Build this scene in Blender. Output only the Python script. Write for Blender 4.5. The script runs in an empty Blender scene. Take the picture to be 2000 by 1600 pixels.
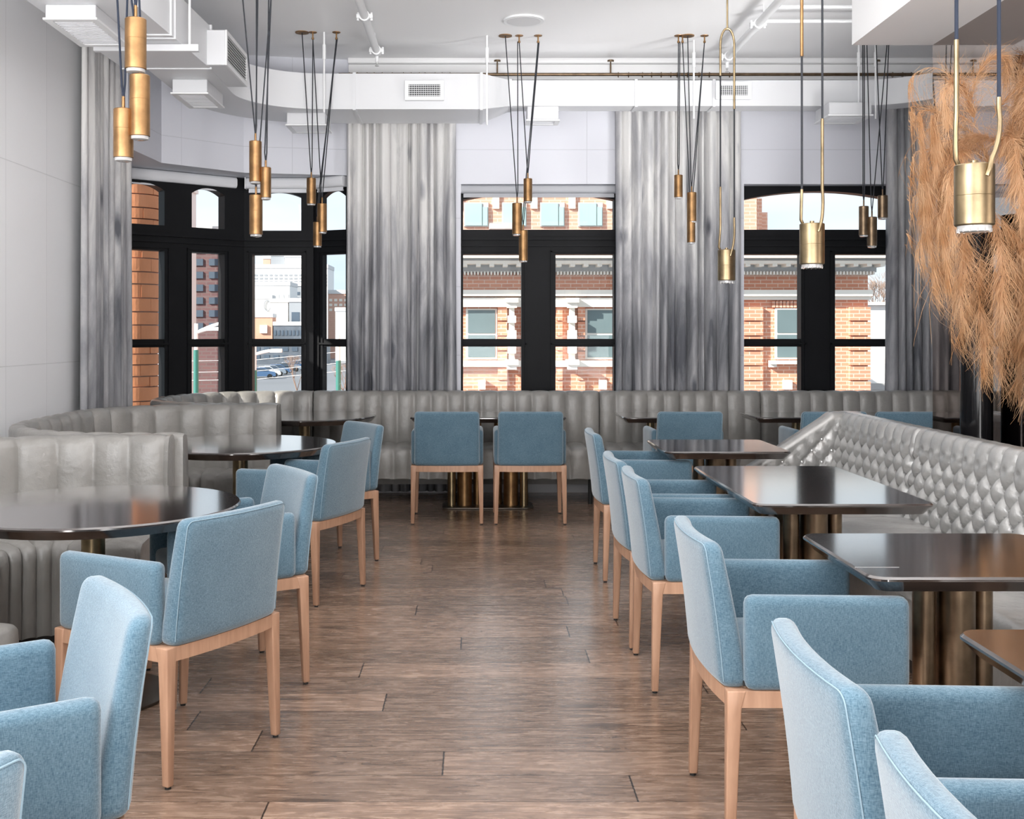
import bpy, bmesh, math, random
from mathutils import Vector, Matrix
random.seed(7)
PI = math.pi
SC = bpy.context.scene
COL = SC.collection

# ------------------------------------------------------------------ camera
F = 2150.0; VX = 927.0; HY = 650.0; CZ = 1.42
cam_d = bpy.data.cameras.new('camera'); cam = bpy.data.objects.new('camera', cam_d); COL.objects.link(cam)
cam.location = (0, 0, CZ); cam.rotation_euler = (PI/2, 0, 0)
cam_d.sensor_width = 36; cam_d.lens = 36*F/2000
cam_d.shift_x = (1000-VX)/2000; cam_d.shift_y = -(800-HY)/2000
cam_d.clip_start = .05; cam_d.clip_end = 900
SC.camera = cam
def X(px, d): return (px-VX)*d/F
def Z(py, d): return CZ+(HY-py)*d/F

# ------------------------------------------------------------------ world and light
SC.view_settings.view_transform = 'Standard'; SC.view_settings.look = 'None'
SC.view_settings.gamma = 1; SC.view_settings.use_curve_mapping = False
SC.view_settings.exposure = 0.62
w = bpy.data.worlds.new('world'); SC.world = w; w.use_nodes = True
nt = w.node_tree; nt.nodes.clear()
wo = nt.nodes.new('ShaderNodeOutputWorld'); bg = nt.nodes.new('ShaderNodeBackground')
tc = nt.nodes.new('ShaderNodeTexCoord'); mp = nt.nodes.new('ShaderNodeMapping'); nz = nt.nodes.new('ShaderNodeTexNoise'); cr = nt.nodes.new('ShaderNodeValToRGB')
mp.inputs['Scale'].default_value = (1.5, 1.5, 5); nz.inputs['Scale'].default_value = 1.6; nz.inputs['Detail'].default_value = 6
cr.color_ramp.elements[0].position = .35; cr.color_ramp.elements[0].color = (.60, .75, .90, 1)
cr.color_ramp.elements[1].position = .62; cr.color_ramp.elements[1].color = (.90, .94, .98, 1)
nt.links.new(tc.outputs['Generated'], mp.inputs['Vector']); nt.links.new(mp.outputs['Vector'], nz.inputs['Vector'])
nt.links.new(nz.outputs['Fac'], cr.inputs['Fac']); nt.links.new(cr.outputs['Color'], bg.inputs['Color'])
bg.inputs['Strength'].default_value = .82; nt.links.new(bg.outputs[0], wo.inputs['Surface'])
def area(name, loc, target, sx, sy, power, col=(1, 1, 1)):
    l = bpy.data.lights.new(name, 'AREA'); l.shape = 'RECTANGLE'; l.size = sx; l.size_y = sy; l.energy = power; l.color = col
    o = bpy.data.objects.new(name, l); COL.objects.link(o); o.location = loc
    o.rotation_euler = (Vector(target)-Vector(loc)).to_track_quat('-Z', 'Y').to_euler(); return o
sl = bpy.data.lights.new('sun', 'SUN'); sl.energy = 7.4; sl.angle = .01; sl.color = (1, .93, .84)
so = bpy.data.objects.new('sun', sl); COL.objects.link(so)
so.rotation_euler = Vector((.80, .46, -.50)).to_track_quat('-Z', 'Y').to_euler()
area('left_fill', (-2.65, 1.0, 2.1), (1.5, 2.2, .7), 4.6, 2.8, 230, (.96, .985, 1))  # added area lamp for assumed side windows; the left wall has no opening
area('rear_fill', (1.2, -2.6, 2.9), (.2, 9, 2.4), 6.0, 1.6, 30, (1, .98, .95)).data.spread = 2.2  # added fill lamp behind the camera; the near wall has no window
area('bounce_fill', (.6, -.9, .3), (.4, 3.4, 3.85), 5.0, 2.8, 310, (1, .99, .985)).data.spread = 1.7  # added fill lamp low behind the camera, aimed up to brighten the ceiling
area('ceiling_fill', (.5, 3.2, 3.78), (.5, 3.2, 0), 4.2, 6.5, 70, (1, .99, .98))  # added fill lamp under the ceiling
area('partition_fill', (4.2, 5.7, .7), (-.2, 9.3, 4.1), 1.8, 1.6, 26, (1, .99, .985)).data.spread = 1.0  # added lamp hidden behind the partition, lifts the far ceiling

# ------------------------------------------------------------------ materials
MATS = {}
def newmat(name):
    m = bpy.data.materials.new(name); m.use_nodes = True; MATS[name] = m
    return m, m.node_tree, m.node_tree.nodes['Principled BSDF']
def N(nt, kind, **kw):
    n = nt.nodes.new(kind)
    for k, v in kw.items():
        if k in n.inputs: n.inputs[k].default_value = v
        else: setattr(n, k, v)
    return n
def setp(b, **kw):
    for k, v in kw.items(): b.inputs[k.replace('_', ' ')].default_value = v
def plain(name, col, rough=.6, metal=0, noise=.0, nscale=20, bump=0, bscale=60, **kw):
    m, nt, b = newmat(name)
    setp(b, Base_Color=(*col, 1), Roughness=rough, Metallic=metal, **kw)
    t = N(nt, 'ShaderNodeTexCoord')
    if noise:
        n = N(nt, 'ShaderNodeTexNoise', Scale=nscale, Detail=5.0)
        r = N(nt, 'ShaderNodeMapRange'); r.inputs['To Min'].default_value = 1-noise; r.inputs['To Max'].default_value = 1+noise
        mx = N(nt, 'ShaderNodeVectorMath', operation='SCALE'); mx.inputs[0].default_value = col
        nt.links.new(t.outputs['Object'], n.inputs['Vector']); nt.links.new(n.outputs['Fac'], r.inputs['Value'])
        nt.links.new(r.outputs[0], mx.inputs['Scale']); nt.links.new(mx.outputs[0], b.inputs['Base Color'])
    if bump:
        n = N(nt, 'ShaderNodeTexNoise', Scale=bscale, Detail=4.0); bu = N(nt, 'ShaderNodeBump', Strength=bump, Distance=.01)
        nt.links.new(t.outputs['Object'], n.inputs['Vector']); nt.links.new(n.outputs['Fac'], bu.inputs['Height']); nt.links.new(bu.outputs[0], b.inputs['Normal'])
    return m
def math_n(nt, op, a, b=None, c=None):
    n = nt.nodes.new('ShaderNodeMath'); n.operation = op
    for i, v in enumerate((a, b, c)):
        if v is None: continue
        if isinstance(v, (int, float)): n.inputs[i].default_value = v
        else: nt.links.new(v, n.inputs[i])
    return n.outputs[0]

def fabric():
    m, nt, b = newmat('blue_fabric'); setp(b, Roughness=.9, Sheen_Weight=.5, Sheen_Roughness=.5); b.inputs['Specular IOR Level'].default_value = .2
    t = N(nt, 'ShaderNodeTexCoord')
    fac = None
    for sc in ((620, 620, 110), (130, 130, 620)):
        mp = N(nt, 'ShaderNodeMapping'); mp.inputs['Scale'].default_value = sc
        n = N(nt, 'ShaderNodeTexNoise', Scale=1.0, Detail=2.0)
        nt.links.new(t.outputs['Object'], mp.inputs[0]); nt.links.new(mp.outputs[0], n.inputs['Vector'])
        fac = n.outputs['Fac'] if fac is None else math_n(nt, 'ADD', fac, n.outputs['Fac'])
    big = N(nt, 'ShaderNodeTexNoise', Scale=9.0, Detail=3.0); nt.links.new(t.outputs['Object'], big.inputs['Vector'])
    f2 = math_n(nt, 'ADD', math_n(nt, 'MULTIPLY', fac, .5), math_n(nt, 'MULTIPLY', math_n(nt, 'SUBTRACT', big.outputs['Fac'], .5), .12))
    cr = N(nt, 'ShaderNodeValToRGB'); e = cr.color_ramp.elements
    e[0].position = .34; e[0].color = (.036, .088, .132, 1); e[1].position = .66; e[1].color = (.138, .218, .272, 1)
    nt.links.new(f2, cr.inputs['Fac']); nt.links.new(cr.outputs[0], b.inputs['Base Color'])
    bu = N(nt, 'ShaderNodeBump', Strength=.35, Distance=.002); nt.links.new(fac, bu.inputs['Height']); nt.links.new(bu.outputs[0], b.inputs['Normal'])
fabric()
plain('fabric_piping', (.22, .31, .37), .9)
def wood(name, c0, c1, sc, rough, axis_scale=(1, 1, .12)):
    m, nt, b = newmat(name); setp(b, Roughness=rough)
    t = N(nt, 'ShaderNodeTexCoord'); mp = N(nt, 'ShaderNodeMapping'); mp.inputs['Scale'].default_value = axis_scale
    n = N(nt, 'ShaderNodeTexNoise', Scale=sc, Detail=6.0, Distortion=.6)
    cr = N(nt, 'ShaderNodeValToRGB'); e = cr.color_ramp.elements; e[0].position = .3; e[0].color = (*c0, 1); e[1].position = .7; e[1].color = (*c1, 1)
    nt.links.new(t.outputs['Object'], mp.inputs[0]); nt.links.new(mp.outputs[0], n.inputs['Vector']); nt.links.new(n.outputs['Fac'], cr.inputs['Fac']); nt.links.new(cr.outputs[0], b.inputs['Base Color'])
    return m, nt, b
wood('beech', (.36, .20, .125), (.48, .285, .185), 40, .42)
m, nt, b = wood('dark_table_wood', (.012, .009, .008), (.040, .027, .023), 30, .16, (.12, 1, 1)); b.inputs['Coat Weight'].default_value = 1.0; b.inputs['Coat Roughness'].default_value = .10; b.inputs['Coat IOR'].default_value = 1.9
plain('rubber', (.01, .01, .01), .7)
def leather(name, col, rough):
    m, nt, b = newmat(name); setp(b, Roughness=rough, Metallic=.35 if name[0] == 's' else 0); b.inputs['Specular IOR Level'].default_value = .7
    t = N(nt, 'ShaderNodeTexCoord'); n = N(nt, 'ShaderNodeTexNoise', Scale=5.0, Detail=6.0)
    cr = N(nt, 'ShaderNodeValToRGB'); e = cr.color_ramp.elements
    e[0].position = .3; e[0].color = (*[c*.82 for c in col], 1); e[1].position = .7; e[1].color = (*[c*1.12 for c in col], 1)
    n2 = N(nt, 'ShaderNodeTexNoise', Scale=26.0, Detail=5.0); n3 = N(nt, 'ShaderNodeTexVoronoi', Scale=420.0)
    h = math_n(nt, 'ADD', math_n(nt, 'MULTIPLY', n2.outputs['Fac'], 1.0), math_n(nt, 'MULTIPLY', n3.outputs['Distance'], .06))
    bu = N(nt, 'ShaderNodeBump', Strength=.35, Distance=.012)
    for q in (n, n2, n3): nt.links.new(t.outputs['Object'], q.inputs['Vector'])
    nt.links.new(n.outputs['Fac'], cr.inputs['Fac']); nt.links.new(cr.outputs[0], b.inputs['Base Color'])
    nt.links.new(h, bu.inputs['Height']); nt.links.new(bu.outputs[0], b.inputs['Normal'])
leather('grey_leather', (.26, .25, .235), .33)
leather('silver_leather', (.40, .395, .385), .27)
def brass(name, col, rough):
    m, nt, b = newmat(name); setp(b, Base_Color=(*col, 1), Metallic=1.0)
    t = N(nt, 'ShaderNodeTexCoord'); mp = N(nt, 'ShaderNodeMapping'); mp.inputs['Scale'].default_value = (1, 1, 14)
    n = N(nt, 'ShaderNodeTexNoise', Scale=22.0, Detail=5.0)
    r = N(nt, 'ShaderNodeMapRange'); r.inputs['To Min'].default_value = rough-.08; r.inputs['To Max'].default_value = rough+.12
    n2 = N(nt, 'ShaderNodeTexNoise', Scale=14.0, Detail=5.0)
    cr = N(nt, 'ShaderNodeValToRGB'); e = cr.color_ramp.elements; e[0].position = .32; e[0].color = (*[c*.62 for c in col], 1); e[1].position = .62; e[1].color = (*col, 1)
    nt.links.new(t.outputs['Object'], mp.inputs[0]); nt.links.new(mp.outputs[0], n.inputs['Vector']); nt.links.new(n.outputs['Fac'], r.inputs['Value']); nt.links.new(r.outputs[0], b.inputs['Roughness'])
    nt.links.new(t.outputs['Object'], n2.inputs['Vector']); nt.links.new(n2.outputs['Fac'], cr.inputs['Fac']); nt.links.new(cr.outputs[0], b.inputs['Base Color'])
brass('aged_brass', (.37, .215, .10), .40)
brass('light_brass', (.37, .285, .17), .32)
brass('dark_brass', (.24, .17, .11), .32)
plain('bronze_plate', (.10, .085, .07), .3, .8)
plain('black_cord', (.02, .022, .028), .8)
plain('blue_cord', (.009, .014, .028), .9)
plain('lamp_glass', (.75, .75, .75), .08, 0, Transmission_Weight=.6)
plain('steel', (.75, .75, .74), .2, 1)
plain('white_duct', (.69, .70, .72), .42, noise=.02, nscale=3)
plain('white_metal', (.82, .83, .84), .4)
plain('vent_dark', (.03, .03, .035), .6)
plain('white_ceiling', (.88, .88, .885), .38, noise=.015, nscale=1)
plain('ceiling_speaker_grille', (.72, .72, .73), .7, bump=.3, bscale=400)
plain('black_frame', (.009, .0095, .011), .5, noise=.2, nscale=6, Specular_IOR_Level=.12)
plain('blind_fabric', (.74, .75, .78), .7)
plain('blind_grey', (.42, .43, .46), .6)
plain('black_gloss', (.006, .006, .007), .1, Specular_IOR_Level=.2)
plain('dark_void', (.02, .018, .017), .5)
plain('skirting', (.52, .52, .54), .5)
m, nt, b = newmat('bronze_mirror'); setp(b, Base_Color=(.33, .285, .265, 1), Metallic=1, Roughness=.02)
def wall_mat(name, col, bw, rh):
    m, nt, b = newmat(name); setp(b, Roughness=.55)
    g = N(nt, 'ShaderNodeTexCoord'); sp = N(nt, 'ShaderNodeSeparateXYZ'); cb = N(nt, 'ShaderNodeCombineXYZ')
    nt.links.new(g.outputs['Object'], sp.inputs[0])
    nt.links.new(math_n(nt, 'ADD', sp.outputs[0], sp.outputs[1]), cb.inputs[0]); nt.links.new(sp.outputs[2], cb.inputs[1])
    br = N(nt, 'ShaderNodeTexBrick', offset=0.0); br.inputs['Scale'].default_value = 1; br.inputs['Mortar Size'].default_value = .003; br.inputs['Mortar Smooth'].default_value = .4
    br.inputs['Brick Width'].default_value = bw; br.inputs['Row Height'].default_value = rh
    br.inputs['Color1'].default_value = (*col, 1); br.inputs['Color2'].default_value = (*[c*.985 for c in col], 1); br.inputs['Mortar'].default_value = (*[c*.8 for c in col], 1)
    nt.links.new(cb.outputs[0], br.inputs['Vector']); nt.links.new(br.outputs['Color'], b.inputs['Base Color'])
    bu = N(nt, 'ShaderNodeBump', Strength=.4, Distance=.004, invert=True); nt.links.new(br.outputs['Fac'], bu.inputs['Height']); nt.links.new(bu.outputs[0], b.inputs['Normal'])
wall_mat('wall_paint', (.66, .67, .725), 1.35, .61)
wall_mat('side_wall_paint', (.86, .865, .88), .62, 1.22)
def curtain_mat():
    m, nt, b = newmat('dyed_linen'); setp(b, Roughness=.95); b.inputs['Specular IOR Level'].default_value = .1
    t = N(nt, 'ShaderNodeTexCoord'); sp = N(nt, 'ShaderNodeSeparateXYZ'); nt.links.new(t.outputs['Object'], sp.inputs[0])
    mp = N(nt, 'ShaderNodeMapping'); mp.inputs['Scale'].default_value = (2.6, 2.6, .55)
    n1 = N(nt, 'ShaderNodeTexNoise', Scale=1.6, Detail=7.0, Roughness=.62, Distortion=.8)
    mp2 = N(nt, 'ShaderNodeMapping'); mp2.inputs['Scale'].default_value = (5.5, 5.5, .9)
    n2 = N(nt, 'ShaderNodeTexNoise', Scale=1.4, Detail=5.0)
    n3 = N(nt, 'ShaderNodeTexNoise', Scale=260.0, Detail=2.0)
    nt.links.new(t.outputs['Object'], mp.inputs[0]); nt.links.new(mp.outputs[0], n1.inputs['Vector'])
    nt.links.new(t.outputs['Object'], mp2.inputs[0]); nt.links.new(mp2.outputs[0], n2.inputs['Vector'])
    nt.links.new(t.outputs['Object'], n3.inputs['Vector'])
    hg = N(nt, 'ShaderNodeMapRange'); hg.inputs['From Min'].default_value = 3.0; hg.inputs['From Max'].default_value = 1.3; hg.inputs['To Min'].default_value = 0; hg.inputs['To Max'].default_value = .20
    nt.links.new(sp.outputs[2], hg.inputs['Value'])
    f = math_n(nt, 'ADD', math_n(nt, 'MULTIPLY', n1.outputs['Fac'], .72), math_n(nt, 'MULTIPLY', n2.outputs['Fac'], .28))
    f = math_n(nt, 'ADD', f, hg.outputs[0]); f = math_n(nt, 'ADD', f, math_n(nt, 'MULTIPLY', math_n(nt, 'SUBTRACT', n3.outputs['Fac'], .5), .06))
    cr = N(nt, 'ShaderNodeValToRGB'); e = cr.color_ramp.elements
    e[0].position = .47; e[0].color = (.78, .77, .76, 1); e[1].position = .82; e[1].color = (.15, .155, .175, 1)
    q = cr.color_ramp.elements.new(.63); q.color = (.46, .46, .48, 1)
    mpv = N(nt, 'ShaderNodeMapping'); mpv.inputs['Scale'].default_value = (3.4, 3.4, 1.5); vk = N(nt, 'ShaderNodeTexVoronoi', Scale=1.0)
    nt.links.new(t.outputs['Object'], mpv.inputs[0]); nt.links.new(mpv.outputs[0], vk.inputs['Vector'])
    kn = N(nt, 'ShaderNodeMapRange'); kn.inputs['From Min'].default_value = .17; kn.inputs['From Max'].default_value = .03; kn.inputs['To Max'].default_value = .26
    nt.links.new(math_n(nt, 'ADD', vk.outputs['Distance'], math_n(nt, 'MULTIPLY', math_n(nt, 'SUBTRACT', n2.outputs['Fac'], .5), .25)), kn.inputs['Value'])
    f = math_n(nt, 'ADD', f, kn.outputs[0])
    nt.links.new(f, cr.inputs['Fac']); nt.links.new(cr.outputs[0], b.inputs['Base Color'])
    tr = N(nt, 'ShaderNodeBsdfTranslucent'); nt.links.new(cr.outputs[0], tr.inputs['Color'])
    mx = N(nt, 'ShaderNodeMixShader'); mx.inputs[0].default_value = .15
    out = nt.nodes['Material Output']; nt.links.new(b.outputs[0], mx.inputs[1]); nt.links.new(tr.outputs[0], mx.inputs[2]); nt.links.new(mx.outputs[0], out.inputs['Surface'])
curtain_mat()
def glass_mat():
    m = bpy.data.materials.new('window_glass'); m.use_nodes = True; MATS['window_glass'] = m; nt = m.node_tree; nt.nodes.clear()
    o = N(nt, 'ShaderNodeOutputMaterial'); tr = N(nt, 'ShaderNodeBsdfTransparent'); tr.inputs[0].default_value = (.97, .985, .985, 1)
    gl = N(nt, 'ShaderNodeBsdfGlossy', Roughness=0.0); mx = N(nt, 'ShaderNodeMixShader'); mx.inputs[0].default_value = .008
    nt.links.new(tr.outputs[0], mx.inputs[1]); nt.links.new(gl.outputs[0], mx.inputs[2]); nt.links.new(mx.outputs[0], o.inputs['Surface'])
glass_mat()
def floor_mat():
    m, nt, b = newmat('oak_planks')
    t = N(nt, 'ShaderNodeTexCoord'); sp = N(nt, 'ShaderNodeSeparateXYZ'); nt.links.new(t.outputs['Object'], sp.inputs[0])
    PW = .2; PL = 2.0
    yy = math_n(nt, 'DIVIDE', math_n(nt, 'ADD', sp.outputs[1], 20.069), PW)
    row = math_n(nt, 'FLOOR', yy); fy = math_n(nt, 'FRACT', yy)
    wn = N(nt, 'ShaderNodeTexWhiteNoise', noise_dimensions='1D'); nt.links.new(row, wn.inputs['W'])
    xx = math_n(nt, 'ADD', math_n(nt, 'DIVIDE', sp.outputs[0], PL), math_n(nt, 'MULTIPLY', wn.outputs['Value'], 7.0))
    colm = math_n(nt, 'FLOOR', xx); fx = math_n(nt, 'FRACT', xx)
    cb = N(nt, 'ShaderNodeCombineXYZ'); nt.links.new(row, cb.inputs[0]); nt.links.new(colm, cb.inputs[1])
    wn2 = N(nt, 'ShaderNodeTexWhiteNoise', noise_dimensions='2D'); nt.links.new(cb.outputs[0], wn2.inputs['Vector'])
    # gaps
    ey = math_n(nt, 'ABSOLUTE', math_n(nt, 'SUBTRACT', fy, .5)); gy = math_n(nt, 'GREATER_THAN', ey, .5-.009)
    ex = math_n(nt, 'ABSOLUTE', math_n(nt, 'SUBTRACT', fx, .5)); gx = math_n(nt, 'GREATER_THAN', ex, .5-.0014)
    gap = math_n(nt, 'MAXIMUM', math_n(nt, 'MULTIPLY', gy, .6), gx)
    # grain per plank
    off = N(nt, 'ShaderNodeVectorMath', operation='ADD'); sc2 = N(nt, 'ShaderNodeVectorMath', operation='SCALE'); sc2.inputs['Scale'].default_value = 30
    nt.links.new(wn2.outputs['Color'], sc2.inputs[0]); nt.links.new(t.outputs['Object'], off.inputs[0]); nt.links.new(sc2.outputs[0], off.inputs[1])
    mp = N(nt, 'ShaderNodeMapping'); mp.inputs['Scale'].default_value = (1.9, 13, 1); nt.links.new(off.outputs[0], mp.inputs[0])
    n1 = N(nt, 'ShaderNodeTexNoise', Scale=2.6, Detail=9.0, Roughness=.66, Distortion=1.6); nt.links.new(mp.outputs[0], n1.inputs['Vector'])
    mpk = N(nt, 'ShaderNodeMapping'); mpk.inputs['Scale'].default_value = (1.6, 5.5, 1); nt.links.new(off.outputs[0], mpk.inputs[0])
    vk = N(nt, 'ShaderNodeTexVoronoi', Scale=.9); nt.links.new(mpk.outputs[0], vk.inputs['Vector'])
    kn = N(nt, 'ShaderNodeMapRange'); kn.inputs['From Min'].default_value = .20; kn.inputs['From Max'].default_value = .03; nt.links.new(vk.outputs['Distance'], kn.inputs['Value'])
    cr = N(nt, 'ShaderNodeValToRGB'); e = cr.color_ramp.elements
    e[0].position = .30; e[0].color = (.105, .064, .043, 1); e[1].position = .70; e[1].color = (.40, .28, .205, 1); q = e.new(.5); q.color = (.25, .162, .115, 1)
    nt.links.new(n1.outputs['Fac'], cr.inputs['Fac'])
    v = N(nt, 'ShaderNodeMapRange'); v.inputs['To Min'].default_value = .72; v.inputs['To Max'].default_value = 1.22; nt.links.new(wn2.outputs['Value'], v.inputs['Value'])
    m1 = N(nt, 'ShaderNodeVectorMath', operation='SCALE'); nt.links.new(cr.outputs[0], m1.inputs[0]); nt.links.new(v.outputs[0], m1.inputs['Scale'])
    dk = math_n(nt, 'SUBTRACT', 1.0, math_n(nt, 'ADD', math_n(nt, 'MULTIPLY', gap, .9), math_n(nt, 'MULTIPLY', kn.outputs[0], .5)))
    dk = math_n(nt, 'MAXIMUM', dk, .06)
    m2 = N(nt, 'ShaderNodeVectorMath', operation='SCALE'); nt.links.new(m1.outputs[0], m2.inputs[0]); nt.links.new(dk, m2.inputs['Scale'])
    nt.links.new(m2.outputs[0], b.inputs['Base Color'])
    b.inputs['Coat Weight'].default_value = .45; b.inputs['Coat Roughness'].default_value = .2; b.inputs['Coat IOR'].default_value = 1.6
    rr = N(nt, 'ShaderNodeMapRange'); rr.inputs['To Min'].default_value = .17; rr.inputs['To Max'].default_value = .36; nt.links.new(n1.outputs['Fac'], rr.inputs['Value']); nt.links.new(rr.outputs[0], b.inputs['Roughness'])
    # hand scraped ripples
    mp3 = N(nt, 'ShaderNodeMapping'); mp3.inputs['Scale'].default_value = (30, 9, 1); nt.links.new(off.outputs[0], mp3.inputs[0])
    n3 = N(nt, 'ShaderNodeTexNoise', Scale=1.3, Detail=2.0); nt.links.new(mp3.outputs[0], n3.inputs['Vector'])
    mp4 = N(nt, 'ShaderNodeMapping'); mp4.inputs['Scale'].default_value = (1.0, 26, 1); nt.links.new(off.outputs[0], mp4.inputs[0])
    n4 = N(nt, 'ShaderNodeTexNoise', Scale=1.5, Detail=3.0); nt.links.new(mp4.outputs[0], n4.inputs['Vector'])
    h = math_n(nt, 'ADD', math_n(nt, 'MULTIPLY', n3.outputs['Fac'], .25), math_n(nt, 'MULTIPLY', n4.outputs['Fac'], .9)); h = math_n(nt, 'SUBTRACT', h, math_n(nt, 'MULTIPLY', gap, .6))
    bu = N(nt, 'ShaderNodeBump', Strength=.5, Distance=.004); nt.links.new(h, bu.inputs['Height']); nt.links.new(bu.outputs[0], b.inputs['Normal']); nt.links.new(bu.outputs[0], b.inputs['Coat Normal'])
floor_mat()
def brick_mat(name, c1, c2, mort, bw, rh, ms=.012, rough=.85):
    m, nt, b = newmat(name); setp(b, Roughness=rough)
    g = N(nt, 'ShaderNodeTexCoord'); sp = N(nt, 'ShaderNodeSeparateXYZ'); cb = N(nt, 'ShaderNodeCombineXYZ'); nt.links.new(g.outputs['Object'], sp.inputs[0])
    nt.links.new(math_n(nt, 'ADD', sp.outputs[0], sp.outputs[1]), cb.inputs[0]); nt.links.new(sp.outputs[2], cb.inputs[1])
    br = N(nt, 'ShaderNodeTexBrick'); br.inputs['Scale'].default_value = 1; br.inputs['Brick Width'].default_value = bw; br.inputs['Row Height'].default_value = rh
    br.inputs['Mortar Size'].default_value = ms; br.inputs['Color1'].default_value = (*c1, 1); br.inputs['Color2'].default_value = (*c2, 1); br.inputs['Mortar'].default_value = (*mort, 1)
    nt.links.new(cb.outputs[0], br.inputs['Vector']); nt.links.new(br.outputs['Color'], b.inputs['Base Color'])
brick_mat('red_brick', (.66, .29, .18), (.58, .24, .15), (.72, .52, .42), .23, .075, .008)
brick_mat('pale_brick', (.62, .34, .25), (.56, .30, .22), (.66, .46, .38), .5, .16, .02)
brick_mat('dark_brick', (.17, .09, .09), (.13, .07, .075), (.15, .11, .11), .5, .2, .03)
plain('limestone', (.80, .75, .68), .8, noise=.08, nscale=2)
plain('grey_stone', (.42, .42, .42), .8)
plain('facade_glass', (.14, .19, .20), .15, noise=.25, nscale=1)
plain('teal_glass', (.34, .52, .52), .2, noise=.15, nscale=.6)
plain('blue_glass', (.06, .09, .13), .6, noise=.3, nscale=.5)
plain('white_render', (.80, .80, .80), .8)
plain('pale_concrete', (.62, .62, .63), .8)
plain('grey_render', (.30, .32, .35), .8)
plain('asphalt', (.16, .17, .19), .85, noise=.15, nscale=.1)
plain('shop_front', (.10, .12, .15), .6, noise=.6, nscale=.5)
plain('lamp_post_white', (.80, .80, .80), .4)
plain('lamp_post_green', (.03, .17, .14), .5)
plain('bare_branch', (.30, .22, .18), .9)
plain('orange_stone', (.66, .27, .13), .85, noise=.22, nscale=3, bump=.5, bscale=14)
plain('mortar', (.36, .25, .2), .9)
for nm, c in (('car_blue', (.08, .16, .30)), ('car_white', (.7, .72, .75)), ('car_grey', (.25, .3, .36)), ('car_black', (.03, .04, .05))): plain(nm, c, .25)
def pampas_mat():
    m, nt, b = newmat('pampas'); setp(b, Roughness=.8)
    t = N(nt, 'ShaderNodeTexCoord'); n = N(nt, 'ShaderNodeTexNoise', Scale=7.0, Detail=3.0)
    cr = N(nt, 'ShaderNodeValToRGB'); e = cr.color_ramp.elements; e[0].position = .3; e[0].color = (.54, .28, .12, 1); e[1].position = .7; e[1].color = (.74, .50, .31, 1)
    nt.links.new(t.outputs['Object'], n.inputs['Vector']); nt.links.new(n.outputs['Fac'], cr.inputs['Fac']); nt.links.new(cr.outputs[0], b.inputs['Base Color'])
    tr = N(nt, 'ShaderNodeBsdfTranslucent'); nt.links.new(cr.outputs[0], tr.inputs['Color']); mx = N(nt, 'ShaderNodeMixShader'); mx.inputs[0].default_value = .3
    nt.links.new(b.outputs[0], mx.inputs[1]); nt.links.new(tr.outputs[0], mx.inputs[2]); nt.links.new(mx.outputs[0], nt.nodes['Material Output'].inputs['Surface'])
pampas_mat()

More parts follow.
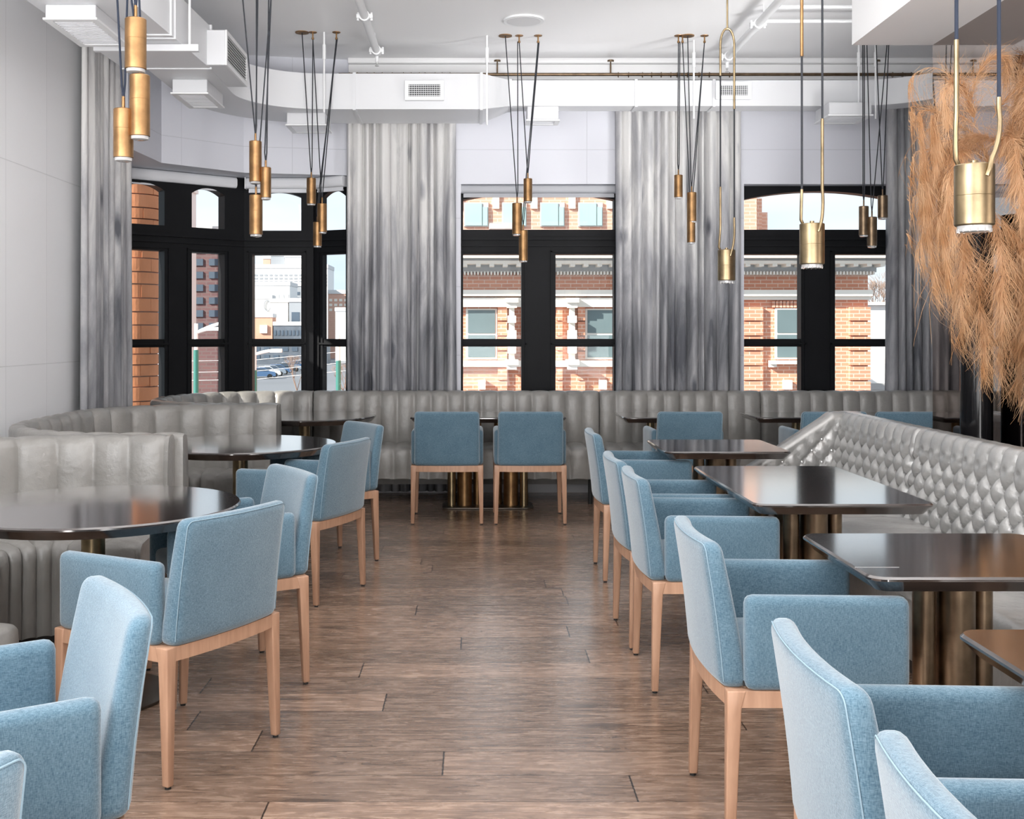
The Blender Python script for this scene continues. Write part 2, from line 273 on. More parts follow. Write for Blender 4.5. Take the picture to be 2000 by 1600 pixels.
# ------------------------------------------------------------------ mesh helpers
class MB:
    def __init__(s): s.v = []; s.f = []
    def add(s, vs, fs):
        o = len(s.v); s.v += [tuple(v) for v in vs]; s.f += [tuple(i+o for i in f) for f in fs]; return s
    def box(s, x0, x1, y0, y1, z0, z1):
        return s.add([(x0,y0,z0),(x1,y0,z0),(x1,y1,z0),(x0,y1,z0),(x0,y0,z1),(x1,y0,z1),(x1,y1,z1),(x0,y1,z1)],
                     [(0,3,2,1),(4,5,6,7),(0,1,5,4),(1,2,6,5),(2,3,7,6),(3,0,4,7)])
    def prism(s, poly, z0, z1):
        a = sum(poly[i][0]*poly[(i+1)%len(poly)][1]-poly[(i+1)%len(poly)][0]*poly[i][1] for i in range(len(poly)))
        if a < 0: poly = poly[::-1]
        n = len(poly)
        return s.add([(p[0],p[1],z0) for p in poly]+[(p[0],p[1],z1) for p in poly],
                     [tuple(range(n))[::-1], tuple(range(n,2*n))]+[(i,(i+1)%n,(i+1)%n+n,i+n) for i in range(n)])
    def lathe(s, prof, c=(0,0,0), n=32, axis='z'):
        vs = []; fs = []; m = len(prof)
        for i in range(n):
            a = 2*PI*i/n
            for r, h in prof:
                p = (r*math.cos(a), r*math.sin(a), h)
                if axis == 'y': p = (p[0], -p[2], p[1])
                if axis == 'x': p = (p[2], p[0], p[1])
                vs.append((p[0]+c[0], p[1]+c[1], p[2]+c[2]))
        for i in range(n):
            j = (i+1) % n
            for k in range(m-1): fs.append((i*m+k, j*m+k, j*m+k+1, i*m+k+1))
        fs.append(tuple(i*m for i in range(n))[::-1]); fs.append(tuple(i*m+m-1 for i in range(n)))
        return s.add(vs, fs)
    def cyl(s, r, z0, z1, c=(0,0,0), n=24, axis='z', ch=0):
        if ch: prof = [(r-ch, z0), (r, z0+ch), (r, z1-ch), (r-ch, z1)]
        else: prof = [(r, z0), (r, z1)]
        return s.lathe(prof, c, n, axis)
    def tube(s, pts, r, n=8, r1=None):
        pts = [Vector(p) for p in pts]; vs = []; fs = []; up = None; m = len(pts)
        for i, p in enumerate(pts):
            t = (pts[min(i+1, m-1)]-pts[max(i-1, 0)]).normalized()
            if up is None:
                up = t.cross(Vector((0,0,1)))
                if up.length < .01: up = t.cross(Vector((1,0,0)))
            up = (up-t*up.dot(t)).normalized(); b = t.cross(up)
            rr = r if r1 is None else r+(r1-r)*i/(m-1)
            for k in range(n):
                a = 2*PI*k/n; vs.append(p+up*(rr*math.cos(a))+b*(rr*math.sin(a)))
        for i in range(m-1):
            for k in range(n): fs.append((i*n+k, i*n+(k+1)%n, (i+1)*n+(k+1)%n, (i+1)*n+k))
        fs.append(tuple(range(n))[::-1]); fs.append(tuple(range((m-1)*n, m*n)))
        return s.add(vs, fs)
    def xf(s, M): s.v = [tuple(M @ Vector(v)) for v in s.v]; return s
    def build(s, name, mat, parent=None, smooth=True, bevel=0, angle=35):
        me = bpy.data.meshes.new(name); me.from_pydata(s.v, [], s.f); me.validate()
        bm = bmesh.new(); bm.from_mesh(me); bmesh.ops.recalc_face_normals(bm, faces=bm.faces)
        if bevel:
            es = [e for e in bm.edges if len(e.link_faces) == 2 and e.calc_face_angle(0) > .5]
            bmesh.ops.bevel(bm, geom=es, offset=bevel, segments=2, profile=.5, affect='EDGES')
        bm.to_mesh(me); bm.free()
        return link(name, me, mat, parent, smooth, angle)
def link(name, me, mat, parent=None, smooth=True, angle=35):
    me.materials.clear(); me.materials.append(MATS[mat] if isinstance(mat, str) else mat)
    if smooth:
        try: me.shade_smooth(); me.set_sharp_from_angle(angle=math.radians(angle))
        except Exception: pass
    o = bpy.data.objects.new(name, me); COL.objects.link(o)
    if parent: o.parent = parent
    return o
def rbox(name, size, c, r, mat, parent=None, cuts=(0,0,0), warp=None, seg=3):
    bm = bmesh.new(); bmesh.ops.create_cube(bm, size=1)
    for v in bm.verts: v.co = Vector((v.co.x*size[0], v.co.y*size[1], v.co.z*size[2]))
    bmesh.ops.bevel(bm, geom=list(bm.edges), offset=r, segments=seg, profile=.5, affect='EDGES')
    for ax in range(3):
        for k in range(cuts[ax]):
            co = [0,0,0]; no = [0,0,0]; no[ax] = 1; co[ax] = -size[ax]/2+size[ax]*(k+1)/(cuts[ax]+1)
            bmesh.ops.bisect_plane(bm, geom=bm.verts[:]+bm.edges[:]+bm.faces[:], plane_co=co, plane_no=no)
    for v in bm.verts:
        v.co += Vector(c)
        if warp: v.co = Vector(warp(*v.co))
    bmesh.ops.recalc_face_normals(bm, faces=bm.faces)
    me = bpy.data.meshes.new(name); bm.to_mesh(me); bm.free()
    return link(name, me, mat, parent, True, 50)
def empty(name, loc=(0,0,0), rz=0):
    o = bpy.data.objects.new(name, None); COL.objects.link(o); o.location = loc; o.rotation_euler = (0,0,rz); o.empty_display_size = .1; return o
def tag(o, label=None, cat=None, group=None, kind=None):
    if label: o['label'] = label
    if cat: o['category'] = cat
    if group: o['group'] = group
    if kind: o['kind'] = kind
    return o
def struct(o): o['kind'] = 'structure'; return o
KIDS = {}
def copy_tree(o, parent=None):
    c = o.copy(); COL.objects.link(c)
    if parent: c.parent = parent
    for ch in [x for x in bpy.data.objects if x.parent == o]: copy_tree(ch, c)
    return c
def rrect(x0, x1, y0, y1, r, n=5):
    out = []
    for cx, cy, a0 in ((x1-r, y1-r, 0), (x0+r, y1-r, PI/2), (x0+r, y0+r, PI), (x1-r, y0+r, 1.5*PI)):
        for k in range(n+1):
            a = a0+PI/2*k/n; out.append((cx+r*math.cos(a), cy+r*math.sin(a)))
    return out

# ------------------------------------------------------------------ room shell
CH = 3.85; WY = 9.80; WLX = -2.76
struct(MB().box(-3.9, 5.3, -3.2, 10.3, -.12, 0).build('floor', 'oak_planks', smooth=False))
struct(MB().box(-3.9, 5.3, -3.2, 10.3, CH, CH+.15).build('ceiling', 'white_ceiling', smooth=False))
struct(MB().box(WLX-.2, WLX, -3.2, 8.30, 0, CH).build('wall_left', 'side_wall_paint', smooth=False))
struct(MB().box(-3.9, 5.3, -3.2, -3.0, 0, CH).build('wall_near', 'wall_paint', smooth=False))
struct(MB().box(5.1, 5.3, -3.0, 10.3, 0, CH).build('wall_right', 'wall_paint', smooth=False))
YG = 10.0
HZ = 2.744
wins = [(.5766, 'window_1'), (3.098, 'window_2')]
HW = .70
wb = MB(); y0, y1 = WY, WY+.32
xs = [-1.12]
for c, _ in wins: xs += [c-HW, c+HW]
xs.append(5.1)
for i in range(0, len(xs), 2): wb.box(xs[i], xs[i+1], y0, y1, 0, CH)
for c, _ in wins: wb.box(c-HW, c+HW, y0, y1, 0, .70); wb.box(c-HW, c+HW, y0, y1, HZ, CH)
struct(wb.build('wall_back', 'wall_paint', smooth=False))
# cornice and skirting
struct(MB().box(-1.12, 5.1, WY-.05, WY, 3.66, 3.80).box(-1.12, 5.1, WY-.09, WY, 3.80, CH).box(-1.12, 5.1, WY-.03, WY, 3.60, 3.66).build('trim_1', 'white_ceiling', bevel=.01))
struct(MB().box(-1.12, 5.1, WY-.02, WY, 0, .12).build('baseboard_back', 'skirting', smooth=False))
# bay
BZ = 2.82
inner = [(-2.76, 8.30), (-2.62, 8.32), (-2.58, 9.07), (-2.02, 9.63), (-1.12, WY)]
outer = [(-1.12, 10.12), (-1.35, 10.22), (-2.20, 10.22), (-3.62, 9.04), (-3.62, 8.30)]
struct(MB().prism(inner+outer, BZ, CH).build('wall_bay', 'wall_paint', smooth=False))
struct(MB().prism([(-3.5, 8.5), (-3.38, 9.0), (-2.12, 10.06), (-1.46, 10.10), (-1.12, 9.86)]+outer, 0, .70).build('trim_2', 'black_frame', smooth=False))
struct(MB().box(-3.8, WLX-.2, 8.1, 8.30, 0, CH).build('wall_side', 'wall_paint', smooth=False))

def glazing(name, org, dr, panes, L, z_sill=.70, head=HZ, bottom=.78, rail=(1.294, 1.364), top=2.127, tr=2.355, spring=2.62, crown=2.697, dep=.09, trans=None):
    """black timber window; u runs along dr from org; panes = list of (u0,u1); trans = transom panes"""
    root = empty(name, (org[0], org[1], 0)); struct(root)
    ang = math.atan2(dr[1], dr[0]); root.rotation_euler = (0, 0, ang)
    m = MB(); tr_p = trans or panes
    us = [0]
    for a, b in panes: us += [a, b]
    us.append(L)
    for i in range(0, len(us), 2): m.box(us[i], us[i+1], -dep, dep*.4, z_sill, tr-.005)
    for a, b in panes:
        m.box(a, b, -dep, dep*.4, z_sill, bottom); m.box(a, b, -dep*.8, dep*.3, *rail); m.box(a, b, -dep, dep*.4, top, tr-.005)
    us = [0]
    for a, b in tr_p: us += [a, b]
    us.append(L)
    for i in range(0, len(us), 2): m.box(us[i], us[i+1], -dep, dep*.4, tr-.005, head)
    for a, b in tr_p:
        n = 14; c = (a+b)/2; w_ = (b-a)/2
        for k in range(n):
            ua = a+(b-a)*k/n; ub = a+(b-a)*(k+1)/n
            za = spring+(crown-spring)*(1-((ua-c)/w_)**2); zb = spring+(crown-spring)*(1-((ub-c)/w_)**2)
            m.add([(ua,-dep,za),(ub,-dep,zb),(ub,-dep,head),(ua,-dep,head),(ua,dep*.4,za),(ub,dep*.4,zb),(ub,dep*.4,head),(ua,dep*.4,head)],
                  [(0,1,2,3),(4,7,6,5),(0,4,5,1),(2,6,7,3)])
    m.build('window_frame', 'black_frame', root, smooth=False)
    # mouldings
    mo = MB()
    for a, b in panes:
        for z0, z1 in ((bottom, rail[0]), (rail[1], top)):
            t_ = .018
            mo.box(a-.045, a-.03, -dep-.015, -dep, z0-.03, z1+.03); mo.box(b+.03, b+.045, -dep-.015, -dep, z0-.03, z1+.03)
            mo.box(a-.045, b+.045, -dep-.015, -dep, z1+.02, z1+.035)
    mo.box(0, L, -dep-.03, -dep, tr-.10, tr-.075); mo.box(0, L, -dep-.02, -dep, top+.07, top+.09)
    mo.build('moulding', 'black_frame', root, smooth=False)
    for a, b in panes:
        MB().box(a, b, -.006, .0, bottom, rail[0]).build('pane', 'window_glass', root, smooth=False)
        MB().box(a, b, -.006, .0, rail[1], top).build('pane', 'window_glass', root, smooth=False)
    for a, b in tr_p: MB().box(a, b, -.006, .0, tr, crown).build('pane', 'window_glass', root, smooth=False)
    return root
for c, nm in wins:
    o = c-HW
    r = glazing(nm, (o, YG+.02), (1, 0), [(c-.6816-o, c-.1536-o), (c+.1536-o, c+.6816-o)], 2*HW, trans=[(c-.6816-o, c+.6816-o)])
# bay windows
A = Vector((-2.12, 10.06)); B = Vector((-1.46, 10.06))
dL = Vector((-.775, -.632)).normalized(); dR = Vector((.90, -.44)).normalized()
def u_at(px, P, D):
    k = (px-VX)/F; return (k*P.y-P.x)/(D.x-k*D.y)
Lend = A+dL*1.60
uW = sorted([1.60-u_at(p, A, dL) for p in (430, 366, 313, 262)])
zz = dict(z_sill=.70, head=BZ, bottom=.78, rail=(1.294, 1.364), top=2.127, tr=2.350, spring=2.645, crown=2.70)
glazing('window_3', (Lend.x, Lend.y), -dL, [(uW[0]-.12, uW[1]), (uW[2], uW[3])], 1.60, **zz)
glazing('window_4', (A.x, A.y), (1, 0), [(X(496, 10.05)-A.x, X(591, 10.05)-A.x)], B.x-A.x, **zz)
uR = u_at(636, B, dR)
glazing('window_5', (B.x, B.y), dR, [(uR, .365)], .40, **{**zz, 'dep': .05})
glazing('window_6', (-3.46, 8.34), (-.02, 1), [(.12, .55)], .72, **zz)
# roller blinds
def blind(px, name, p0, p1, z0, z1, mat, label, r=.045):
    t = empty(name, (p0[0], p0[1], z0)); tag(t, label, 'roller blind', 'roller blinds over the windows')
    p0 = Vector((*p0, 0)); p1 = Vector((*p1, 0)); d = (p1-p0).normalized(); L = (p1-p0).length; n = Vector((d.y, -d.x, 0))
    M = Matrix(((d.x, -n.x, 0, 0), (d.y, -n.y, 0, 0), (0, 0, 1, 0), (0, 0, 0, 1)))
    h = z1-z0
    MB().prism([(0,0)], 0, 0) if 0 else None
    q = MB(); prof = [(-.035, 0), (-.05, h*.25), (-.05, h*.8), (-.035, h), (.03, h), (.03, 0)]
    q.add([(0, a, b) for a, b in prof]+[(L, a, b) for a, b in prof], [tuple(range(6)), tuple(range(6, 12))[::-1]]+[(i, (i+1)%6, (i+1)%6+6, i+6) for i in range(6)])
    q.xf(M).build('cassette', mat, t, bevel=.008)
    q = MB().box(.02, L-.02, -.006, -.002, -.028, .004).box(.02, L-.02, -.012, .004, -.036, -.024); q.xf(M).build('blind_hem', mat, t, smooth=False)
    MB().box(-.008, 0, -.055, .03, -.004, h+.002).xf(M).build('end_bracket', 'white_metal', t, smooth=False)
    return t
blind(0, 'roller_blind', (-.12, YG-.13), (1.27, YG-.13), HZ-.075, HZ-.002, 'blind_grey', 'grey roller blind rolled up above the middle window behind the paired back chairs')
blind(0, 'roller_blind', (-3.05, 9.20), (-2.16, 9.93), BZ-.10, BZ-.004, 'blind_fabric', 'long white roller blind above the left bay windows beside the left curtain')
blind(0, 'roller_blind', (-2.06, 9.95), (-1.50, 9.95), BZ-.10, BZ-.004, 'blind_fabric', 'short white roller blind above the centre bay window')
blind(0, 'roller_blind', (-1.43, 9.93), (-1.15, 9.79), BZ-.10, BZ-.004, 'blind_fabric', 'white roller blind above the narrow right bay window, next to the curtain')

# ------------------------------------------------------------------ curtains
def curtain(p0, p1, z0, z1, folds, amp, seed, label, gather=0):
    rnd = random.Random(seed); p0 = Vector(p0); p1 = Vector(p1); d = p1-p0; L = d.length; d = d.normalized(); nn = Vector((d.y, -d.x))
    nU = folds*14; nZ = 14
    ph = [rnd.uniform(0, 6.28) for _ in range(6)]
    wv = [rnd.uniform(.6, 1.4) for _ in range(folds+1)]
    cum = [0]
    for q in wv[:folds]: cum.append(cum[-1]+q)
    am = [rnd.uniform(.55, 1.0) for _ in range(folds+1)]
    vs = []; fs = []
    for j in range(nZ+1):
        z = z0+(z1-z0)*j/nZ; zz_ = j/nZ
        for i in range(nU+1):
            q = i/14.0; k = min(int(q), folds-1); fr = q-k
            u = (cum[k]+fr*wv[k])/cum[folds]
            s = 2*abs(math.sin(PI*fr))**.55-1.15
            off = amp*am[k]*s*(.75+.35*(1-zz_)) + amp*.25*math.sin(3.1*u*folds*.35+ph[0]+zz_*1.5) + amp*.12*math.sin(u*90+ph[1])
            uu = u*L+.012*math.sin(zz_*3+ph[2]+u*12)*(1-zz_)
            if gather: uu += gather*(1-zz_)*(u)
            p = p0+d*uu+nn*off
            vs.append((p.x, p.y, z))
    for j in range(nZ):
        for i in range(nU):
            a = j*(nU+1)+i; fs.append((a, a+1, a+nU+2, a+nU+1))
    me = bpy.data.meshes.new('curtain'); me.from_pydata(vs, [], fs)
    o = link('curtain', me, 'dyed_linen', None, True, 180); md = o.modifiers.new('thick', 'SOLIDIFY'); md.thickness = .004
    tag(o, label, 'curtain', 'grey stained curtains between the windows'); return o
CY = WY-.085
curtain((-1.13, CY), (-.165, CY), .02, 3.64, 12, .052, 3, 'grey stained linen curtain between the bay window and the middle window')
curtain((1.245, CY), (2.36, CY), .02, 3.64, 13, .052, 11, 'grey stained linen curtain between the middle and right windows')
curtain((3.64, CY), (4.75, CY), .02, 3.64, 13, .052, 23, 'grey stained linen curtain to the right of the right window, partly behind the dried grass')
curtain((-2.67, 7.50), (-2.64, 8.50), .02, 3.60, 10, .040, 31, 'grey stained linen curtain at the left wall beside the bay window')
rod = empty('curtain_rod', (2.0, CY, 3.70)); tag(rod, 'long brass curtain rod running under the ceiling along the window wall', 'curtain rod')
MB().cyl(.014, -3.2, 3.05, axis='x', n=12).build('rod', 'dark_brass', rod)
for x in (-1.45, -.45+.0, 1.9, 0.75+2.3):
    MB().cyl(.03, .11, .125, (x-.35, 0, 0), 16).cyl(.007, 0, .12, (x-.35, 0, 0), 8).build('bracket', 'dark_brass', rod)
rr = random.Random(4)
for x0, x1 in ((-1.13, -.165), (1.245, 2.36), (3.64, 4.75)):
    for k in range(13):
        x = x0+(x1-x0)*(k+.5+rr.uniform(-.3, .3))/13-2.0
        MB().tube([(x, .020*math.cos(a), -.004+.022*math.sin(a)) for a in [2*PI*i/12 for i in range(13)]], .0028, 5).build('curtain_ring', 'dark_brass', rod)

# ------------------------------------------------------------------ ducts
DT, DB = 3.53, 3.24
def grille(parent, org, dr, w_, h_, name='grille', slats=6, vert=0, inset=.02):
    """louvred face: org = lower-left corner, dr = unit direction along face; face normal to the right of dr"""
    d = Vector((*dr, 0)); n = Vector((d.y, -d.x, 0)); M = Matrix(((d.x, -n.x, 0, org[0]), (d.y, -n.y, 0, org[1]), (0,0,1,org[2]), (0,0,0,1)))
    fr = MB(); b = .03
    fr.box(0, w_, -.012, 0, 0, b).box(0, w_, -.012, 0, h_-b, h_).box(0, b, -.012, 0, b, h_-b).box(w_-b, w_, -.012, 0, b, h_-b)
    f = fr.xf(M).build('vent_frame', 'white_metal', parent, smooth=False)
    MB().box(b, w_-b, -.003, 0, b, h_-b).xf(M).build('vent_opening', 'vent_dark', f, smooth=False)
    s = MB()
    for k in range(slats):
        z = b+(h_-2*b)*(k+.5)/slats; s.box(b, w_-b, -.011, -.004, z-.0018, z+.0018)
    for k in range(vert):
        x = b+(w_-2*b)*(k+.5)/vert; s.box(x-.0014, x+.0014, -.009, -.004, b, h_-b)
    s.xf(M).build('louvre', 'white_metal', f, smooth=False)
duct = empty('air_duct', (1.2, 9.3, DB)); tag(duct, 'long white rectangular air duct running around under the ceiling', 'air duct')
def child(o, par=duct): 
    o.parent = par; o.matrix_parent_inverse = Matrix.Translation(-par.location); return o
# left run
LD = MB(); LD.prism([(-2.56, 1.0), (-2.10, 1.0), (-1.82, 7.58), (-2.42, 7.58)], DB, DT)
child(LD.build('duct_section', 'white_duct', None, smooth=False))
def arc(c, rx, ry, a0, a1, n=12): return [(c[0]+rx*math.cos(a0+(a1-a0)*i/n), c[1]+ry*math.sin(a0+(a1-a0)*i/n)) for i in range(n+1)]
o_arc = arc((-1.30, 8.55), .96, 1.02, PI, PI/2, 16); i_arc = arc((-1.22, 8.36), .62, .60, PI/2, PI, 12)
child(MB().prism([(-2.26, 7.58)]+o_arc+i_arc+[(-1.82, 7.58)], DB, DT).build('duct_elbow', 'white_duct', None, angle=25))
child(MB().prism([(-1.30, 9.57), (.06, 9.57), (.06, 8.96), (-1.22, 8.96)], DB, DT).build('duct_section', 'white_duct', None, smooth=False))
d1 = MB().add([(.06, 8.96, DB), (.06, 9.57, DB), (.30, 9.42, 3.316), (.30, 9.20, 3.316), (.06, 8.96, DT), (.06, 9.57, DT), (.30, 9.42, DT), (.30, 9.20, DT)],
              [(0,1,2,3), (4,7,6,5), (0,3,7,4), (1,5,6,2), (0,4,5,1), (3,2,6,7)])
child(d1.build('duct_reducer', 'white_duct', None, smooth=False))
child(MB().box(.30, 3.15, 9.20, 9.42, 3.316, DT).build('duct_section', 'white_duct', None, smooth=False))
oa = arc((3.15, 8.50), .92, .92, PI/2, 0, 14); ia = arc((3.15, 8.50), .70, .70, 0, PI/2, 12)
child(MB().prism(oa+ia, 3.316, DT).build('duct_elbow', 'white_duct', None, angle=25))
child(MB().box(3.85, 4.07, 6.0, 8.50, 3.316, DT).build('duct_section', 'white_duct', None, smooth=False))
# flanges
for x, ya, yb, z0 in ((-.98, 8.952, 9.578, DB), (.055, 8.95, 9.578, DB), (.30, 9.19, 9.43, 3.316), (1.35, 9.193, 9.427, 3.316), (2.0, 9.193, 9.427, 3.316)):
    child(MB().box(x-.012, x+.012, ya, yb, z0-.008, DT+.008).build('seam_strip', 'white_duct', None, smooth=False))
for y, xa, xb in ((6.72, -2.455, -1.85), (6.80, -2.45, -1.847), (7.58, -2.425, -1.812)):
    child(MB().box(xa-.004, xb+.004, y-.012, y+.012, DB-.008, DT+.008).build('seam_strip', 'white_duct', None, smooth=False))
child(MB().box(-2.40, -1.74, 6.93, 6.97, DB-.045, DB-.003).build('hanger_bar', 'white_duct', None, smooth=False))
# hanger rods
for x, y, z0 in ((X(951, 9.0), 9.0, 3.12), (X(633, 8.9), 8.9, 3.2), (X(1355, 9.15), 9.15, 3.2), (X(1677, 9.15), 9.15, 3.25), (X(1710, 9.15), 9.15, 3.2), (-1.80, 6.95, DB-.04)):
    child(MB().cyl(.008, z0, CH, (x, y, 0), 8).cyl(.014, CH-.22, CH-.10, (x, y, 0), 8).build('hanger_rod', 'white_metal', None))
vent_specs = []
def dvent(label, boxargs, kind):
    x0, x1, ya, yb, z0, z1 = boxargs
    v = empty('air_vent', ((x0+x1)/2, (ya+yb)/2, z0)); tag(v, label, 'air vent', 'vents on the white duct')
    inv = Matrix.Translation(-v.location)
    def ch(o): o.matrix_parent_inverse = inv; return o
    h = MB().box(x0, x1, ya, yb, z0, z1).build('housing', 'white_duct', v, smooth=False, bevel=.006); h.matrix_parent_inverse = inv
    if kind == 'down':
        bw = .03; z = z0
        f = MB().box(x0-.01, x1+.01, ya-.01, ya+bw, z-.012, z).box(x0-.01, x1+.01, yb-bw, yb+.01, z-.012, z).box(x0-.01, x0+bw, ya+bw, yb-bw, z-.012, z).box(x1-bw, x1+.01, ya+bw, yb-bw, z-.012, z).build('vent_frame', 'white_metal', v, smooth=False); f.matrix_parent_inverse = inv
        s = MB(); n = max(4, int((yb-ya-2*bw)/.03))
        for k in range(n):
            y = ya+bw+(yb-ya-2*bw)*(k+.5)/n; s.box(x0+bw, x1-bw, y-.008, y+.006, z-.008, z-.002)
        f = s.build('louvre', 'blind_fabric', v, smooth=False); f.matrix_parent_inverse = inv
    else:
        if kind == 'front': g = ((x0, ya, z0), (1, 0), x1-x0)
        else: g = ((x1, ya, z0), (0, 1), yb-ya)
        n0 = set(bpy.data.objects)
        grille(v, (*g[0][:2], g[0][2]), g[1], g[2], z1-z0, slats=9 if kind == 'side' else 6, vert=0 if kind == 'side' else 14)
        for o in set(bpy.data.objects)-n0:
            if o.parent == v: o.matrix_parent_inverse = inv
    return v
dvent('black-gridded vent on the face of the duct above the middle-left curtain', (X(791, 8.93), X(867, 8.93), 8.93, 8.965, Z(196, 8.93), Z(158, 8.93)), 'front')
dvent('vent set in the duct face above the curtain between middle and right windows', (X(1398, 9.17), X(1467, 9.17), 9.17, 9.205, Z(194, 9.17), Z(160, 9.17)), 'front')
dvent('large louvred side vent facing the room where the left duct turns', (-1.835, -1.70, 7.50, 8.18, 3.245, 3.485), 'side')
dvent('downward vent box under the left duct close to the left wall', (-2.38, -2.10, 6.10, 6.66, 3.165, DB), 'down')
dvent('downward vent box under the curved duct corner near the left curtain', (-2.17, -1.92, 7.90, 8.40, 3.145, DB), 'down')
dvent('small downward vent under the duct in front of the bay window', (X(566, 9.25), X(640, 9.25), 9.1, 9.45, 3.145, DB), 'down')
dvent('downward vent box under the duct above the middle window', (X(1030, 9.2), X(1091, 9.2), 9.21, 9.41, 3.205, 3.316), 'down')
dvent('downward vent box under the duct above the right window', (X(1608, 9.2), X(1690, 9.2), 9.05, 9.41, 3.215, 3.316), 'down')

# ceiling fittings
sp = empty('ceiling_speaker', (X(1023, 8.55), 8.55, CH-.012)); tag(sp, 'round white speaker set flush in the ceiling', 'ceiling speaker')
MB().lathe([(.135, 0), (.158, -.002), (.160, .012)], n=40).build('rim', 'white_metal', sp); MB().cyl(.132, -.002, .012, n=40).build('grille', 'ceiling_speaker_grille', sp)
def pipe(x, y0, label, branches=()):
    p = empty('sprinkler_pipe', (x, y0, 3.75)); tag(p, label, 'sprinkler pipe', 'white sprinkler pipes on the ceiling')
    MB().cyl(.030, 0, y0-1.0, axis='y', n=16).build('pipe', 'white_metal', p)
    for q in (.02, 1.0, 3.0):
        c = MB().cyl(.040, q, q+.07, axis='y', n=16).box(-.06, -.035, -q-.055, -q-.015, -.015, .015).box(.035, .06, -q-.055, -q-.015, -.015, .015).cyl(.009, -.03, .03, (-.05, -q-.035, 0), 8).cyl(.009, -.03, .03, (.05, -q-.035, 0), 8)
        c.build('coupling', 'white_metal', p)
        MB().cyl(.006, .03, .10, (.0, -q-.2, 0), 8).build('hanger', 'white_metal', p)
    s = MB().cyl(.014, -.085, -.02, (0, -.02, 0), 10).build('sprinkler_head', 'white_metal', p)
    MB().cyl(.008, -.105, -.085, (0, -.02, 0), 10).cyl(.016, -.118, -.114, (0, -.02, 0), 14).build('deflector', 'steel', s)
    for dy, L, r in branches: MB().cyl(r, 0, L, (0, -dy, 0), axis='x', n=12).build('branch_pipe', 'white_metal', p)
    return p
pipe(-.81, 9.15, 'white sprinkler pipe on the ceiling near the left pendant clusters')
pipe(2.14, 9.35, 'white sprinkler pipe on the ceiling with side branches, near the long pendants', ((1.12, 2.9, .014), (1.48, 2.9, .014)))

# soffit and bronze mirror
MX = 2.80; MY = 6.73
struct(MB().box(X(1664, MY), MX, -3.0, MY, Z(88, MY), CH).build('trim_3', 'white_ceiling', smooth=False))
mir = MB().box(MX-.0, MX+.02, -2.9, MY, 0, Z(88, MY)).build('wall_mirror', 'bronze_mirror', smooth=False); struct(mir)
struct(MB().box(MX+.02, MX+.16, -2.9, MY, 0, CH).build('wall_partition', 'white_ceiling', smooth=False))

